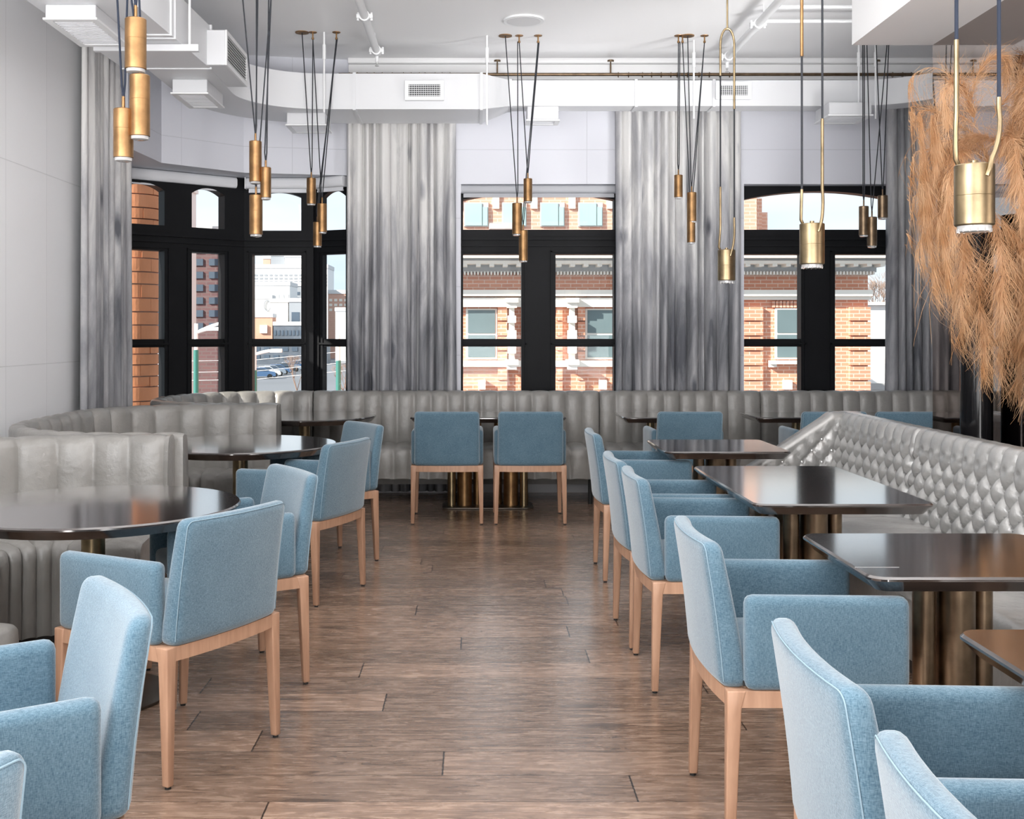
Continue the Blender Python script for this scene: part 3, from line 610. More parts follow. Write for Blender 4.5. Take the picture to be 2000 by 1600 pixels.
# ------------------------------------------------------------------ chairs
def make_chair():
    t = empty('armchair')
    def bw(x, y, z):                                   # lean and bow of the backrest
        h = (z-.435)/.405
        w_ = (y/.245)**2
        x2 = x-.060*h-.022*(1-w_)+.006*math.sin(PI*h)
        th = 1-.30*max(0, h)                           # thinner at the top
        cx = -.245-.060*h-.022*(1-w_)
        x2 = cx+(x2-cx)*th
        return (x2, y*(1-.02*h), z)
    rbox('backrest', (.078, .49, .405), (-.235, 0, .6375), .029, 'blue_fabric', t, (0, 8, 5), bw, seg=4)
    bk = [o for o in bpy.data.objects if o.parent == t][-1]
    # piping along the rear outline of the backrest
    pts = []; PXX = -.2668
    for k in range(7): pts.append((PXX, -.2372, .455+.356*k/6))
    for k in range(1, 5): a = PI/2*k/5; pts.append((PXX, -.216-.0212*math.cos(a), .811+.0212*math.sin(a)))
    for k in range(11): pts.append((PXX, -.216+.432*k/10, .8322))
    for k in range(1, 5): a = PI/2*k/5; pts.append((PXX, .216+.0212*math.sin(a), .811+.0212*math.cos(a)))
    for k in range(7): pts.append((PXX, .2372, .811-.356*k/6))
    MB().tube([bw(*p) for p in pts], .0016, 5).build('piping', 'fabric_piping', bk)
    MB().box(-.218, -.210, -.2455, -.2420, .445, .460).build('fabric_label', 'rubber', bk, smooth=False)
    for s in (-1, 1):
        ar = rbox('armrest', (.455, .058, .262), (.012, s*.240, .566), .026, 'blue_fabric', t, (2, 0, 2), lambda x, y, z: (x, y-s*.0*(z-.44), z-.010*(x+.2)*max(0, (z-.5)/.2)))
    rbox('seat_cushion', (.46, .424, .085), (.0, 0, .478), .025, 'blue_fabric', t, (3, 3, 0), lambda x, y, z: (x, y, z+(.012*(1-(x/.25)**2)*(1-(y/.22)**2) if z > .49 else 0)))
    fr = MB()
    # bowed rear rail, straight others
    fr.box(-.235, .235, -.266, -.232, .392, .437).box(-.235, .235, .232, .266, .392, .437).box(.215, .248, -.25, .25, .392, .437)
    n = 8
    for k in range(n):
        a, b_ = -.25+.5*k/n, -.25+.5*(k+1)/n
        xa = -.262-.020*(1-(a/.25)**2); xb = -.262-.020*(1-(b_/.25)**2)
        fr.add([(xa,a,.392),(xb,b_,.392),(xb+.034,b_,.392),(xa+.034,a,.392),(xa,a,.437),(xb,b_,.437),(xb+.034,b_,.437),(xa+.034,a,.437)],
               [(0,3,2,1),(4,5,6,7),(0,1,5,4),(2,3,7,6)])
    fr.build('seat_frame', 'beech', t, smooth=False)
    for sx, sy in ((-1,-1), (-1,1), (1,-1), (1,1)):
        # splayed tapering leg: outer faces near vertical
        xo = -.266 if sx < 0 else .252; yo = sy*.268
        def ring(z, wx, wy, ox, oy): 
            x0 = xo+ox; y0_ = yo+oy
            return [(x0, y0_, z), (x0-sx*wx, y0_, z), (x0-sx*wx, y0_-sy*wy, z), (x0, y0_-sy*wy, z)]
        vs = ring(.008, .026, .026, sx*.004, 0)+ring(.392, .040, .040, 0, 0)+ring(.438, .052 if sx < 0 else .046, .046, 0, 0)
        lg = MB().add(vs, [(0,1,2,3), (8,9,10,11)]+[(i, (i+1)%4, (i+1)%4+4, i+4) for i in range(4)]+[(i+4, (i+1)%4+4, (i+1)%4+8, i+8) for i in range(4)])
        l = lg.build('leg', 'beech', t, bevel=.004, angle=50)
        fx = xo+sx*.004-sx*.013; fy = yo-sy*.013
        MB().cyl(.010, 0, .008, (fx, fy, 0), 12).build('glide', 'rubber', l)
    return t
CHAIR = make_chair()
first = [True]
def chair(x, y, deg, label, group):
    o = CHAIR if first[0] else copy_tree(CHAIR)
    first[0] = False
    o.location = (x, y, 0); o.rotation_euler = (0, 0, math.radians(deg)); tag(o, label, 'armchair', group); return o
# ------------------------------------------------------------------ tables
def table_top(poly_fn, name, parent, z=.75, th=.045, inset=.032):
    a = poly_fn(.006); b = poly_fn(0); c = poly_fn(inset); n = len(a)
    rings = [(a, z), (b, z-.006), (b, z-.012), (c, z-th)]
    vs = [(p[0], p[1], h) for r, h in rings for p in r]
    fs = [tuple(range(n)), tuple(range(3*n, 4*n))[::-1]]
    for k in range(3): fs += [(k*n+i, (k+1)*n+i, (k+1)*n+(i+1)%n, k*n+(i+1)%n) for i in range(n)]
    return MB().add(vs, fs).build(name, 'dark_table_wood', parent, angle=30)
def pedestal(t, cx, cy, flip=1, mat='dark_brass'):
    MB().cyl(.060, .012, .705, (cx, cy, 0), 28).build('column', mat, t)
    MB().cyl(.033, .012, .705, (cx-.105*flip, cy-.03, 0), 20).build('column', 'light_brass' if mat != 'dark_brass' else mat, t)
    MB().cyl(.033, .012, .705, (cx+.105*flip, cy+.05, 0), 20).build('column', mat, t)
def rect_table(x0, x1, y0, y1, label, group, axis='x', mat='dark_brass'):
    cx, cy = (x0+x1)/2, (y0+y1)/2; hx, hy = (x1-x0)/2, (y1-y0)/2
    t = empty('dining_table', (cx, cy, 0)); tag(t, label, 'table', group)
    table_top(lambda i: rrect(-hx+i, hx-i, -hy+i, hy-i, .05-i*.5), 'tabletop', t)
    long_ = max(hx, hy) > .5
    bx, by = (.37, .16) if hx > hy+.1 and long_ else ((.17, .37) if long_ else (.23, .23))
    pl = rrect(-bx, bx, -by, by, .05); n = len(pl)
    MB().prism(pl, 0, .012).build('base_plate', 'bronze_plate', t, bevel=.003)
    if long_:
        if hx > hy: pedestal(t, -.19, 0, 1, mat); pedestal(t, .19, 0, -1, mat)
        else: pedestal(t, 0, -.2, 1, mat); pedestal(t, 0, .2, -1, mat)
    else: pedestal(t, 0, 0, 1, mat)
    return t
def round_table(cx, cy, r, label):
    t = empty('round_dining_table', (cx, cy, 0)); tag(t, label, 'table', 'round tables in the curved booths')
    table_top(lambda i: [((r-i)*math.cos(2*PI*k/72), (r-i)*math.sin(2*PI*k/72)) for k in range(72)], 'tabletop', t)
    MB().lathe([(.27, 0), (.275, .004), (.275, .012), (.26, .016)], n=48).build('base_plate', 'bronze_plate', t)
    MB().cyl(.045, .014, .705, (-.02, 0, 0), 28).build('column', 'light_brass', t)
    return t
round_table(-1.47, 4.30, .545, 'round dark table in the nearest curved booth at the left')
round_table(-1.40, 6.67, .56, 'round dark table in the second curved booth, half hidden by two blue chairs')
round_table(-1.36, 8.93, .56, 'round dark table in the farthest curved booth under the bay window')
GR = 'rectangular dining tables'
rect_table(1.08, 1.83, .98+.25, 2.49, 'dark rectangular table corner at the lower right edge of the picture', GR)
t3 = rect_table(1.085, 1.83, 3.01, 3.68, 'small dark table nearest the camera along the tufted bench, with a seam in its top', GR)
MB().box(-.372, -.245, -.2025, -.2010, .7495, .7506).build('top_seam', 'grey_stone', t3, smooth=False)
rect_table(1.095, 1.81, 4.30, 5.54, 'long dark table with bright window reflection in the middle of the tufted bench', GR)
rect_table(1.075, 1.79, 6.19, 6.91, 'small dark table at the far end of the tufted bench', GR)
rect_table(-.514, .728, 8.70, 9.31, 'dark table behind the two blue chairs seen from the back', GR, mat='aged_brass')
rect_table(1.178, 1.90, 8.70, 9.31, 'dark table at the back wall bench below the curtain, left of its single chair', GR, mat='aged_brass')
rect_table(2.23, 3.60, 8.70, 9.31, 'dark table at the back wall bench below the right window', GR, mat='aged_brass')

G1 = 'blue armchairs along the tufted bench tables'
for x, y, d, l in ((1.0, 6.52, 0, 'blue armchair at the far small table of the tufted bench, farthest of its row'),
                   (.958, 5.19, 1, 'blue armchair at the long reflecting table, the farther of its pair'),
                   (.967, 4.595, 0, 'blue armchair at the long reflecting table, the nearer of its pair'),
                   (.958, 3.28, 0, 'blue armchair facing the small table whose top has a seam'),
                   (.925, 2.02, -1, 'large blue armchair in the lower right with its back turned left'),
                   (.905, 1.385, -1, 'blue armchair cut off at the bottom right corner of the picture')):
    chair(x, y, d, l, G1)
G2 = 'blue armchairs at the round tables'
def lchair(rx, ry, deg, label):
    a = math.radians(deg); return chair(rx+.25*math.cos(a), ry+.25*math.sin(a), deg, label, G2)
lchair(-.833, 3.65, 150, 'blue armchair left of the aisle showing its whole back, at the nearest round table')
lchair(-.82, 4.667, 211, 'blue armchair at the far side of the nearest round table, facing it')
lchair(-.73, 5.94, 157.6, 'blue armchair at the near side of the second round table, its back to the aisle')
lchair(-.756, 7.06, 213.4, 'blue armchair at the far side of the second round table')
lchair(-.84, 2.42, 211, 'blue armchair at lower left showing the inside of its backrest, brightly lit')
lchair(-.80, 1.365, 150, 'blue armchair of which only a backrest corner shows at the bottom left edge')
G3 = 'blue armchairs at the back wall tables'
for x, l in ((-.204, 'left one of the two blue armchairs in the centre seen from behind'), (.413, 'right one of the two blue armchairs in the centre seen from behind'),
             (1.586, 'blue armchair seen from behind beyond the far small table'), (2.647, 'blue armchair at the back whose top rises left above the tufted bench'),
             (3.19, 'blue armchair whose top rises above the tufted bench, beside the mirror edge')):
    chair(x, 8.40, 90, l, G3)

# ------------------------------------------------------------------ channel-tufted banquettes
RW = .150
def rib(s, w_): return abs(math.sin(PI*s/w_))**.45
def sweep(path, prof, w_, amp):
    """path: (x,y,nx,ny,s); prof: (offset, z, rib weight)"""
    n = len(prof); vs = []
    for x, y, nx, ny, s in path:
        rb = (rib(s, w_)-1)*amp
        for o, z, wt in prof:
            oo = o+rb*max(0, wt) if wt >= 0 else o
            zz_ = z+rb*(-wt if wt < 0 else 0)+(rb*.6*wt if 0 < wt < .8 else 0)
            vs.append((x+nx*oo, y+ny*oo, zz_))
    fs = []
    for i in range(len(path)-1):
        for k in range(n-1): fs.append((i*n+k, i*n+k+1, (i+1)*n+k+1, (i+1)*n+k))
        fs.append((i*n+n-1, i*n, (i+1)*n, (i+1)*n+n-1))
    fs.append(tuple(range(n))); fs.append(tuple(range((len(path)-1)*n, len(path)*n))[::-1])
    return MB().add(vs, fs)
def u_path(xe0, yn, yf, xl, r, xe1, step=.0125, rf=None):
    """outer line of a booth back: from the right end of the near arm round to the right end of the far arm"""
    rf = rf or r
    segs = [('l', (xe0, yn), (xl+r, yn)), ('a', (xl+r, yn+r), r, 1.5*PI, PI), ('l', (xl, yn+r), (xl, yf-rf)), ('a', (xl+rf, yf-rf), rf, PI, PI/2), ('l', (xl+rf, yf), (xe1, yf))]
    out = []; s = 0
    for g in segs:
        if g[0] == 'l':
            p, q = Vector(g[1]), Vector(g[2]); L = (q-p).length
            if L < 1e-4: continue
            d = (q-p)/L; n = Vector((d.y, -d.x)); k = max(1, int(L/step))
            for i in range(k): out.append((*(p+d*L*i/k), n.x, n.y, s+L*i/k))
            s += L
        else:
            c, r_, a0, a1 = g[1:]; L = abs(a1-a0)*r_; k = int(L/step)
            for i in range(k):
                a = a0+(a1-a0)*i/k; out.append((c[0]+r_*math.cos(a), c[1]+r_*math.sin(a), -math.cos(a), -math.sin(a), s+L*i/k*(r_-.12)/r_))
            s += L*(r_-.12)/r_
    out.append((xe1, yf, 0, -1, s)); return out
T = .12
BACK = [(0, .10, 0), (0, .885, 0), (.012, .908, .3), (.04, .918, .5), (.075, .915, .6), (.103, .900, .9), (.120, .865, 1), (.130, .75, 1), (.138, .60, 1), (.145, .44, 1), (.10, .38, 0), (.05, .10, 0)]
SEAT = [(.10, .40, 0), (.10, .470, 0), (.16, .478, -1), (.30, .484, -1), (.46, .480, -1), (.535, .468, .6), (.562, .445, 1), (.570, .40, 1), (.566, .30, 1), (.560, .215, .6), (.52, .205, 0), (.20, .205, 0)]
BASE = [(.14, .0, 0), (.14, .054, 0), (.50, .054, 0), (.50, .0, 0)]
LOWSEAT = [(o, (z if z > .25 else z-.15), w) for o, z, w in SEAT]
def banquette(path, label, group, w_=RW, legs=(), base=True, low=False):
    x0, y0_ = path[0][0], path[0][1]
    t = empty('banquette', (x0, y0_, 0)); tag(t, label, 'banquette', group)
    inv = Matrix.Translation((-x0, -y0_, 0))
    def mk(mb, name, mat, ang=60):
        mb.xf(inv); return mb.build(name, mat, t, angle=ang)
    mk(sweep(path, BACK, w_, .030), 'backrest', 'grey_leather'); mk(sweep(path, LOWSEAT if low else SEAT, w_, .026), 'seat', 'grey_leather')
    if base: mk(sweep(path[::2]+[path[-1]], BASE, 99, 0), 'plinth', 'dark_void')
    for lx, ly in legs: MB().cyl(.018, 0, .21, (lx-x0, ly-y0_, 0), 12).build('leg', 'rubber', t)
    return t
GB = 'channel-tufted booth seats along the left wall'
banquette(u_path(-1.50, 3.08, 5.50, -2.62, .80, -1.50), 'curved grey leather booth with upright channels around the nearest round table', GB, w_=.17, low=True)
banquette(u_path(-1.46, 5.51, 7.87, -2.62, .85, -1.40), 'curved grey leather booth with upright channels around the second round table', GB, w_=.165, low=True)
banquette(u_path(-1.40, 7.88, 9.64, -2.50, .70, -1.405, rf=.95), 'curved grey leather booth with upright channels below the bay window', GB, w_=.15, low=True)
def line_path(x0, x1, y, step=.0122):
    n = int((x1-x0)/step); return [(x0+(x1-x0)*i/n, y, 0, -1, (x1-x0)*i/n) for i in range(n+1)]
GC = 'straight channel-tufted wall bench sections'
for x0, x1, l in ((-1.40, 1.08, 'straight grey leather wall bench behind the two centre chairs, below the middle window'),
                  (1.085, 2.478, 'straight grey leather wall bench section below the curtain between middle and right windows'),
                  (2.483, 4.05, 'straight grey leather wall bench section below the right window'),
                  (4.055, 5.05, 'straight grey leather wall bench section past the mirror edge at the far right')):
    n = round((x1-x0)/.1455); banquette(line_path(x0, x1, 9.64), l, GC, w_=(x1-x0)/n, legs=((x0+.12, 9.14), (x1-.12, 9.14)), base=False)

# ------------------------------------------------------------------ button-tufted bench at the right
SX, SZ = .125, .072
def tuft(a, b):
    p = a/SX-b/(2*SZ); q = a/SX+b/(2*SZ)
    a = abs(math.sin(PI*p)); b = abs(math.sin(PI*q))
    return ((2*a-a*a)*(2*b-b*b))**.85
BTN = None
def button(parent, loc, nrm, mesh=[None]):
    if mesh[0] is None:
        o = MB().lathe([(.0, .007), (.005, .0062), (.0085, .003), (.0085, -.004)][::-1], n=12).build('button', 'light_brass' if 0 else 'steel', parent); mesh[0] = o.data
    else:
        o = bpy.data.objects.new('button', mesh[0]); COL.objects.link(o); o.parent = parent
    o.location = loc; o.rotation_euler = Vector(nrm).to_track_quat('Z', 'Y').to_euler(); return o
AMP = .038
def tufted_module(y0, y1, label, wing=False):
    t = empty('tufted_bench', (2.1, (y0+y1)/2, 0)); tag(t, label, 'tufted bench', 'button-tufted bench sections')
    oy = (y0+y1)/2; ox = 2.1
    H0, H1 = .44, .92
    na = int((y1-y0)/.0125); vs = []; cols = []
    # section: front from bottom to top, over the roll, down the back
    zs = [H0+(H1-.07-H0)*k/30 for k in range(31)]
    prof = [(2.235+.085*(z-H0)/(H1-H0), z, 1) for z in zs]
    for k in range(1, 9):
        a = PI*.5*k/8; prof.append((2.235+.085*.85+.045*(1-math.cos(a))*.9, H1-.07+.07*math.sin(a), 1-.55*k/8))
    prof += [(2.40, H1+.0, .3), (2.435, H1-.012, .1), (2.45, H1-.04, 0), (2.45, .10, 0), (2.30, .10, 0), (2.25, .40, 0)]
    m = len(prof)
    ztop = H1-.115
    for i in range(na+1):
        y = y0+(y1-y0)*i/na
        e = min(1, (y-y0)/.03, (y1-y)/.03); e = math.sqrt(max(0, 1-(1-e)**2))
        for x, z, wt in prof:
            if wt > 0:
                if z <= ztop: h = tuft(y, z-H0)
                else:                                   # straight pleats above the last row of buttons
                    h = tuft(y, ztop-H0)*max(0, 1-(z-ztop)/.02)+min(1, (z-ztop)/.02)*abs(math.sin(2*PI*(y+(SX/4 if 0 else 0))/SX))**.45 if z < ztop+.02 else abs(math.sin(PI*y/SX-PI*(ztop-H0)/(2*SZ)))**.40
                x = x-(AMP*(h-.4)+0)*wt+(1-e)*.03*wt
                z = z-(1-e)*.015*(1 if z > .8 else 0)
            vs.append((x-ox, y-oy, z))
    fs = []
    for i in range(na):
        for k in range(m-1): fs.append((i*m+k, i*m+k+1, (i+1)*m+k+1, (i+1)*m+k))
        fs.append((i*m+m-1, i*m, (i+1)*m, (i+1)*m+m-1))
    fs += [tuple(range(m)), tuple(range(na*m, (na+1)*m))[::-1]]
    bk = MB().add(vs, fs).build('backrest', 'silver_leather', t, angle=70)
    cnt = []
    j = 0
    while j*SZ <= ztop-H0+.001:
        z = H0+j*SZ; k = math.floor(y0/SX)-1
        while True:
            y = (k+.5*(j % 2))*SX; k += 1
            if y > y1-.03: break
            if y < y0+.03 or j == 0: continue
            cnt.append((y, z))
        j += 1
    cnt.sort(key=lambda q: -q[0] if y1 < 6 else q[0])
    if y1 < 6: cnt.sort(key=lambda q: abs(q[0]-4.3))
    for y, z in cnt[:96 if not wing else 84]:
        x = 2.235+.085*(z-H0)/(H1-H0)+AMP*.4-.010; button(bk, (x-ox, y-oy, z), (-1, 0, .17))
    rest = cnt[96 if not wing else 84:]
    if rest:
        q = MB()
        for y, z in rest:
            x = 2.235+.085*(z-H0)/(H1-H0)+AMP*.4-.014; q.cyl(.0085, 0, .006, (x-ox, y-oy, z), 8, 'x')
        q.build('buttons', 'steel', bk)['kind'] = 'stuff'
    # seat cushion with creases
    ye = y1 if not wing else 6.93
    sx0, sx1 = 1.75, 2.27
    nx, ny = 40, int((ye-y0)/.03); gv = []
    def st(x, y):
        e = min((x-sx0)/.05, (y-y0)/.04, (ye-y)/.04, 1); e = math.sqrt(max(0, 1-(1-max(0, e))**2))
        return .425+.04*e+.004*math.sin(28*y+3*math.sin(9*x+y))*math.sin(PI*(x-sx0)/(sx1-sx0))
    for i in range(ny+1):
        y = y0+.004+(ye-y0-.008)*i/ny
        for k in range(nx+1):
            x = sx0+(sx1-sx0)*(k/nx)**1.3; gv.append((x-ox, y-oy, st(x, y)))
    base_i = len(gv)
    gf = [(i*(nx+1)+k, i*(nx+1)+k+1, (i+1)*(nx+1)+k+1, (i+1)*(nx+1)+k) for i in range(ny) for k in range(nx)]
    # sides
    rim = [k for k in range(nx+1)]+[i*(nx+1)+nx for i in range(1, ny+1)]+[ny*(nx+1)+k for k in range(nx-1, -1, -1)]+[i*(nx+1) for i in range(ny-1, 0, -1)]
    for r_ in rim: gv.append((gv[r_][0], gv[r_][1], .345))
    R = len(rim)
    gf += [(rim[i], rim[(i+1) % R], base_i+(i+1) % R, base_i+i) for i in range(R)]
    gf.append(tuple(range(base_i, base_i+R)))
    MB().add(gv, gf).build('seat_cushion', 'silver_leather', t, angle=60)
    MB().box(1.765-ox, 2.30-ox, y0+.004-oy, ye-oy, .09, .343).build('base', 'grey_leather', t, bevel=.008)
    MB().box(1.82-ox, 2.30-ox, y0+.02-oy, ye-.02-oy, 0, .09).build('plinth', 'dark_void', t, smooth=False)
    if wing:
        # far arm crossing behind the seat, top sloping down to the left
        yw = 6.94; nb = 72; pv = []; mcols = 34
        def zt(x): 
            if x > 2.27: return .92
            if x > 2.21: return .92-.035*((2.27-x)/.06)**1.6
            return .885-(2.21-x)*.66
        xa = 1.62
        for i in range(nb+1):
            x = xa+(2.44-xa)*i/nb; top = max(zt(x), .45)
            row = []
            for k in range(mcols+1):
                z = .20+(top-.045-.20)*k/mcols
                edge = max(0, (z-(top-.13))/.085)
                h = tuft(x-1.94, z-H0-.02)*(1-min(1, edge))+min(1, edge)*.85
                ex = min(1, (x-xa)/.03, 1)
                row.append((x, yw-.030*(h-.35)*(1 if x < 2.36 else .3)+(1-ex)*.03, z))
            for k in range(1, 7):
                a = PI*.5*k/6; row.append((x, yw-.016+.045*(1-math.cos(a)), top-.045+.045*math.sin(a)))
            row.append((x, yw+.10, top-.002)); row.append((x, yw+.12, top-.03)); row.append((x, yw+.12, .10)); row.append((x, yw+.02, .10))
            pv += [(p[0]-ox, p[1]-oy, p[2]) for p in row]
        mm = len(row); pf = []
        for i in range(nb):
            for k in range(mm-1): pf.append((i*mm+k, (i+1)*mm+k, (i+1)*mm+k+1, i*mm+k+1))
            pf.append((i*mm+mm-1, (i+1)*mm+mm-1, (i+1)*mm, i*mm))
        pf += [tuple(range(mm))[::-1], tuple(range(nb*mm, nb*mm+mm))]
        wg = MB().add(pv, pf).build('end_arm', 'silver_leather', t, angle=70)
        for j in range(0, 7):
            for k in range(-3, 4):
                x = 1.94+(k+.5*(j % 2))*SX; z = H0+.02+j*SZ
                if x < xa+.04 or x > 2.26 or z > zt(x)-.10: continue
                button(wg, (x-ox, yw+.002-oy, z), (0, -1, 0))
    return t
tufted_module(5.752, 7.06, 'silver-grey button-tufted bench section with the sloping arm at its far end', True)
tufted_module(3.30, 5.748, 'silver-grey button-tufted bench section beside the long reflecting table')
tufted_module(1.0, 3.296, 'silver-grey button-tufted bench section beside the nearest tables at the right edge')

# ------------------------------------------------------------------ pendants
def canopy(parent, p, flat, inv):
    m = MB()
    if flat: m.cyl(.055, -.006, 0, (p[0], p[1], CH), 28)
    else: m.lathe([(.032, -.004), (.034, 0)], (p[0], p[1], CH), 20).lathe([(.006, -.045), (.006, -.004)], (p[0], p[1], CH), 10).lathe([(.010, -.06), (.010, -.044)], (p[0], p[1], CH), 10)
    o = m.build('canopy', 'aged_brass', parent); o.matrix_parent_inverse = inv; return o
def small_pendant(px, yt, yb, d, cans, label, group, wpx, cord='black_cord', mat='aged_brass', flat=()):
    x = X(px, d); zt_ = Z(yt, d); zb = Z(yb, d); r = wpx*d/F/2
    t = empty('pendant_lamp', (x, d, zb)); tag(t, label, 'pendant lamp', group); inv = Matrix.Translation((-x, -d, -zb)); h = zt_-zb
    MB().lathe([(r-.004, .014), (r, .016), (r, h*.62), (r-.0006, h*.622), (r, h*.625), (r, h-.003), (r-.003, h), (.004, h)], n=36).build('shade', mat, t)
    MB().lathe([(r*.55, .0), (r*.86, .003), (r*.90, .016)], n=30).build('lens', 'lamp_glass', t)
    st = h+.045*(r/.037)
    MB().lathe([(.0065, h), (.0065, st), (.004, st+.004)], n=12).build('stem', mat, t)
    for i, (cx, cy, fl_) in enumerate(cans):
        s = (-1 if i == 0 else 1)*.006 if len(cans) > 1 else 0
        o = MB().tube([(x, d, zb+st-.01), (x+s, d, zb+st+.05), (cx, cy, CH-.05 if not fl_ else CH-.006)], .0042, 7).build('cord', cord, t); o.matrix_parent_inverse = inv
        if i in flat or (flat == 'all'): canopy(t, (cx, cy), fl_, inv)
    return t
clusters = [
  ('nearest left pendant cluster', 4.15, 'blue_cord', 'aged_brass', [(265, 37, 143, 41, [262, 271]), (273, 147, 274, 39, [255, 268]), (241, 213, 316, 38, [230, 247])], 'near', ('uppermost', 'middle', 'lowest')),
  ('second left pendant cluster', 6.60, 'black_cord', 'aged_brass', [(499, 276, 360, 24, [475, 500]), (519, 327, 391, 21, [530, 524]), (500, 381, 463, 25.5, [504, 528])], 'near', ('uppermost', 'right-hand', 'lowest')),
  ('third left pendant cluster by the bay window', 8.90, 'black_cord', 'aged_brass', [(608, 348, 402, 18, [590, 611]), (629, 398, 457, 19, [611, 657]), (620, 434, 484, 17, [659, 657])], 'far', ('uppermost', 'middle', 'lowest')),
  ('centre pendant cluster in front of the middle window', 9.0, 'black_cord', 'aged_brass', [(1031, 349, 397, 17, [1014, 1051]), (1010, 397, 461, 19.5, [987, 1011]), (1022, 450, 513, 17.5, [1051, 1053])], 'far', ('uppermost', 'left-hand', 'lowest')),
  ('pendant cluster before the curtain right of centre', 9.0, 'black_cord', 'aged_brass', [(1325, 342, 389, 16.5, [1325, 1328]), (1351, 376, 436, 18.5, [1343, 1376]), (1350, 432, 477, 16, [1333, 1376])], 'far', ('left-hand', 'upper right', 'lowest')),
  ('pendant cluster below the white ceiling box', 9.0, 'black_cord', 'dark_brass', [(1724, 382, 429, 19, [1711, 1736]), (1687, 403, 463, 18.5, [1685, 1688]), (1703, 424, 484, 19, [1693, 1733])], 'far', ('uppermost', 'left-hand', 'lowest'))]
for cname, d, cord, mat, items, kind, ords in clusters:
    done = set()
    for (px, yt, yb, wp, cp), od in zip(items, ords):
        cans = []; fl_i = []
        for i, c in enumerate(cp):
            if kind == 'near': cx = X(px, d)+(X(c, d)-X(px, d))*( (CH-Z(yt, d))/(Z(0, d)-Z(yt, d)) if yt > 60 else 1.3)
            else: cx = X(c, d)
            flat_c = c in (590, 987, 1343)
            cans.append((cx, d, flat_c))
            if c not in done and not any(abs(c-q) < 4 for q in done): fl_i.append(i); done.add(c)
        small_pendant(px, yt, yb, d, cans, '%s brass cylinder lamp of the %s' % (od, cname), 'lamps of the %s' % cname, wp, cord, mat, tuple(fl_i))
def big_pendant(px, yt, yb, d, wpx, label, left_px, right_px, l_join, r_join, cord, style):
    x = X(px, d); zb = Z(yb, d); h = Z(yt, d)-zb; r = wpx*d/F/2
    t = empty('large_pendant_lamp', (x, d, zb)); tag(t, label, 'pendant lamp', 'large brass pendants in a row over the tufted bench tables'); k = d/F
    lx, rx = (left_px-px)*k, (right_px-px)*k; top = CH-zb
    MB().lathe([(r-.004, .012), (r, .016), (r, h*.52), (r-.0008, h*.523), (r, h*.526), (r, h-.003), (r-.003, h), (.01, h)], n=48).build('shade', 'light_brass', t)
    MB().cyl(.010, h, h+.012, n=12).build('finial', 'light_brass', t)
    lens = MB().lathe([(r*.62, -.006), (r*.84, -.004), (r*.86, .014)], n=40).build('lens', 'lamp_glass', t)
    nr = MB()
    for i in range(14):
        a = 2*PI*i/14; nr.cyl(.0028, -.006, .004, (r*.82*math.cos(a), r*.82*math.sin(a), 0), 6)
    nr.build('lens_teeth', 'steel', lens)
    zl, zr = Z(l_join, d)-zb, Z(r_join, d)-zb; tr_ = .0072
    def bend(sx, ztop, tx, fy):
        # tube from the shade side up through a bend to vertical
        pts = [(sx*r*.62, fy, h*.86 if fy < 0 else h+.004), (sx*r*.78, fy*.9, h+.02)]
        for q in range(1, 6):
            f = q/5; pts.append((sx*r*.78+(tx-sx*r*.78)*math.sin(f*PI/2), fy*.9*(1-f), h+.02+.13*f**1.15))
        pts.append((tx, 0, ztop)); return pts
    MB().tube(bend(-1, zl, lx, r*.5), tr_, 10).build('tube', 'light_brass', t)
    pf = [(r*.22, -r*.99, h*.80), (r*.30, -r*1.04, h*.88), (r*.48, -r*.98, h*1.06)]
    e0 = Vector(pf[-1]); e1 = Vector((rx, 0, h+.16))
    for q in range(1, 6):
        f = q/5; pf.append((e0.x+(e1.x-e0.x)*math.sin(f*PI/2), e0.y+(e1.y-e0.y)*f, e0.z+(e1.z-e0.z)*f**1.2))
    pf.append((rx, 0, zr)); MB().tube(pf, tr_, 10).build('tube', 'light_brass', t)
    if style == 'u_top':
        zt2 = Z(78, d)-zb; zlb = Z(148, d)-zb; zrb = Z(213, d)-zb; m = (lx+rx)/2; w_ = (rx-lx)/2
        pts = [(lx, 0, zlb)]+[(m-w_*math.cos(PI*q/12), 0, zt2-.03+.10*math.sin(PI*q/12)) for q in range(13)]+[(rx, 0, zrb)]
        MB().tube(pts, tr_, 10).build('bracket', 'light_brass', t)
        MB().tube([(m, 0, zt2+.06), (m, 0, top)], .006, 8).build('rod', 'light_brass', t)
        MB().tube([(lx, 0, zl), (lx, 0, zlb)], .005, 7).build('cord', cord, t); MB().tube([(rx, 0, zr), (rx, 0, zrb)], .005, 7).build('cord', cord, t)
    elif style == 'sleeve':
        zs_ = Z(110, d)-zb
        MB().tube([(lx, 0, zl), (lx, 0, zs_)], .005, 7).build('cord', cord, t); MB().tube([(lx, 0, zs_), (lx, 0, top)], .0078, 8).build('rod', 'aged_brass', t)
        MB().tube([(rx, 0, zr), (rx, 0, top)], .005, 7).build('cord', cord, t)
    else:
        MB().tube([(lx, 0, zl), (lx, 0, top)], .0058, 8).build('cord', cord, t); MB().tube([(rx, 0, zr), (rx, 0, top)], .0058, 8).build('cord', cord, t)
    o = MB().cyl(.05, top-.008, top, (lx, 0, 0), 24).build('canopy', 'aged_brass', t)
    return t
big_pendant(1419, 488, 552, 6.80, 34, 'smallest-looking large brass pendant hung from a forked bracket, nearest the curtain', 1407, 1434, 365, 425, 'black_cord', 'u_top')
big_pendant(1586, 437, 522, 4.95, 47.5, 'middle large brass pendant in front of the right window', 1566, 1606, 370, 232, 'black_cord', 'sleeve')
big_pendant(1903, 322, 450, 3.15, 74, 'largest brass pendant hanging in front of the dried grass', 1868, 1951, 78, 190, 'blue_cord', 'plain')

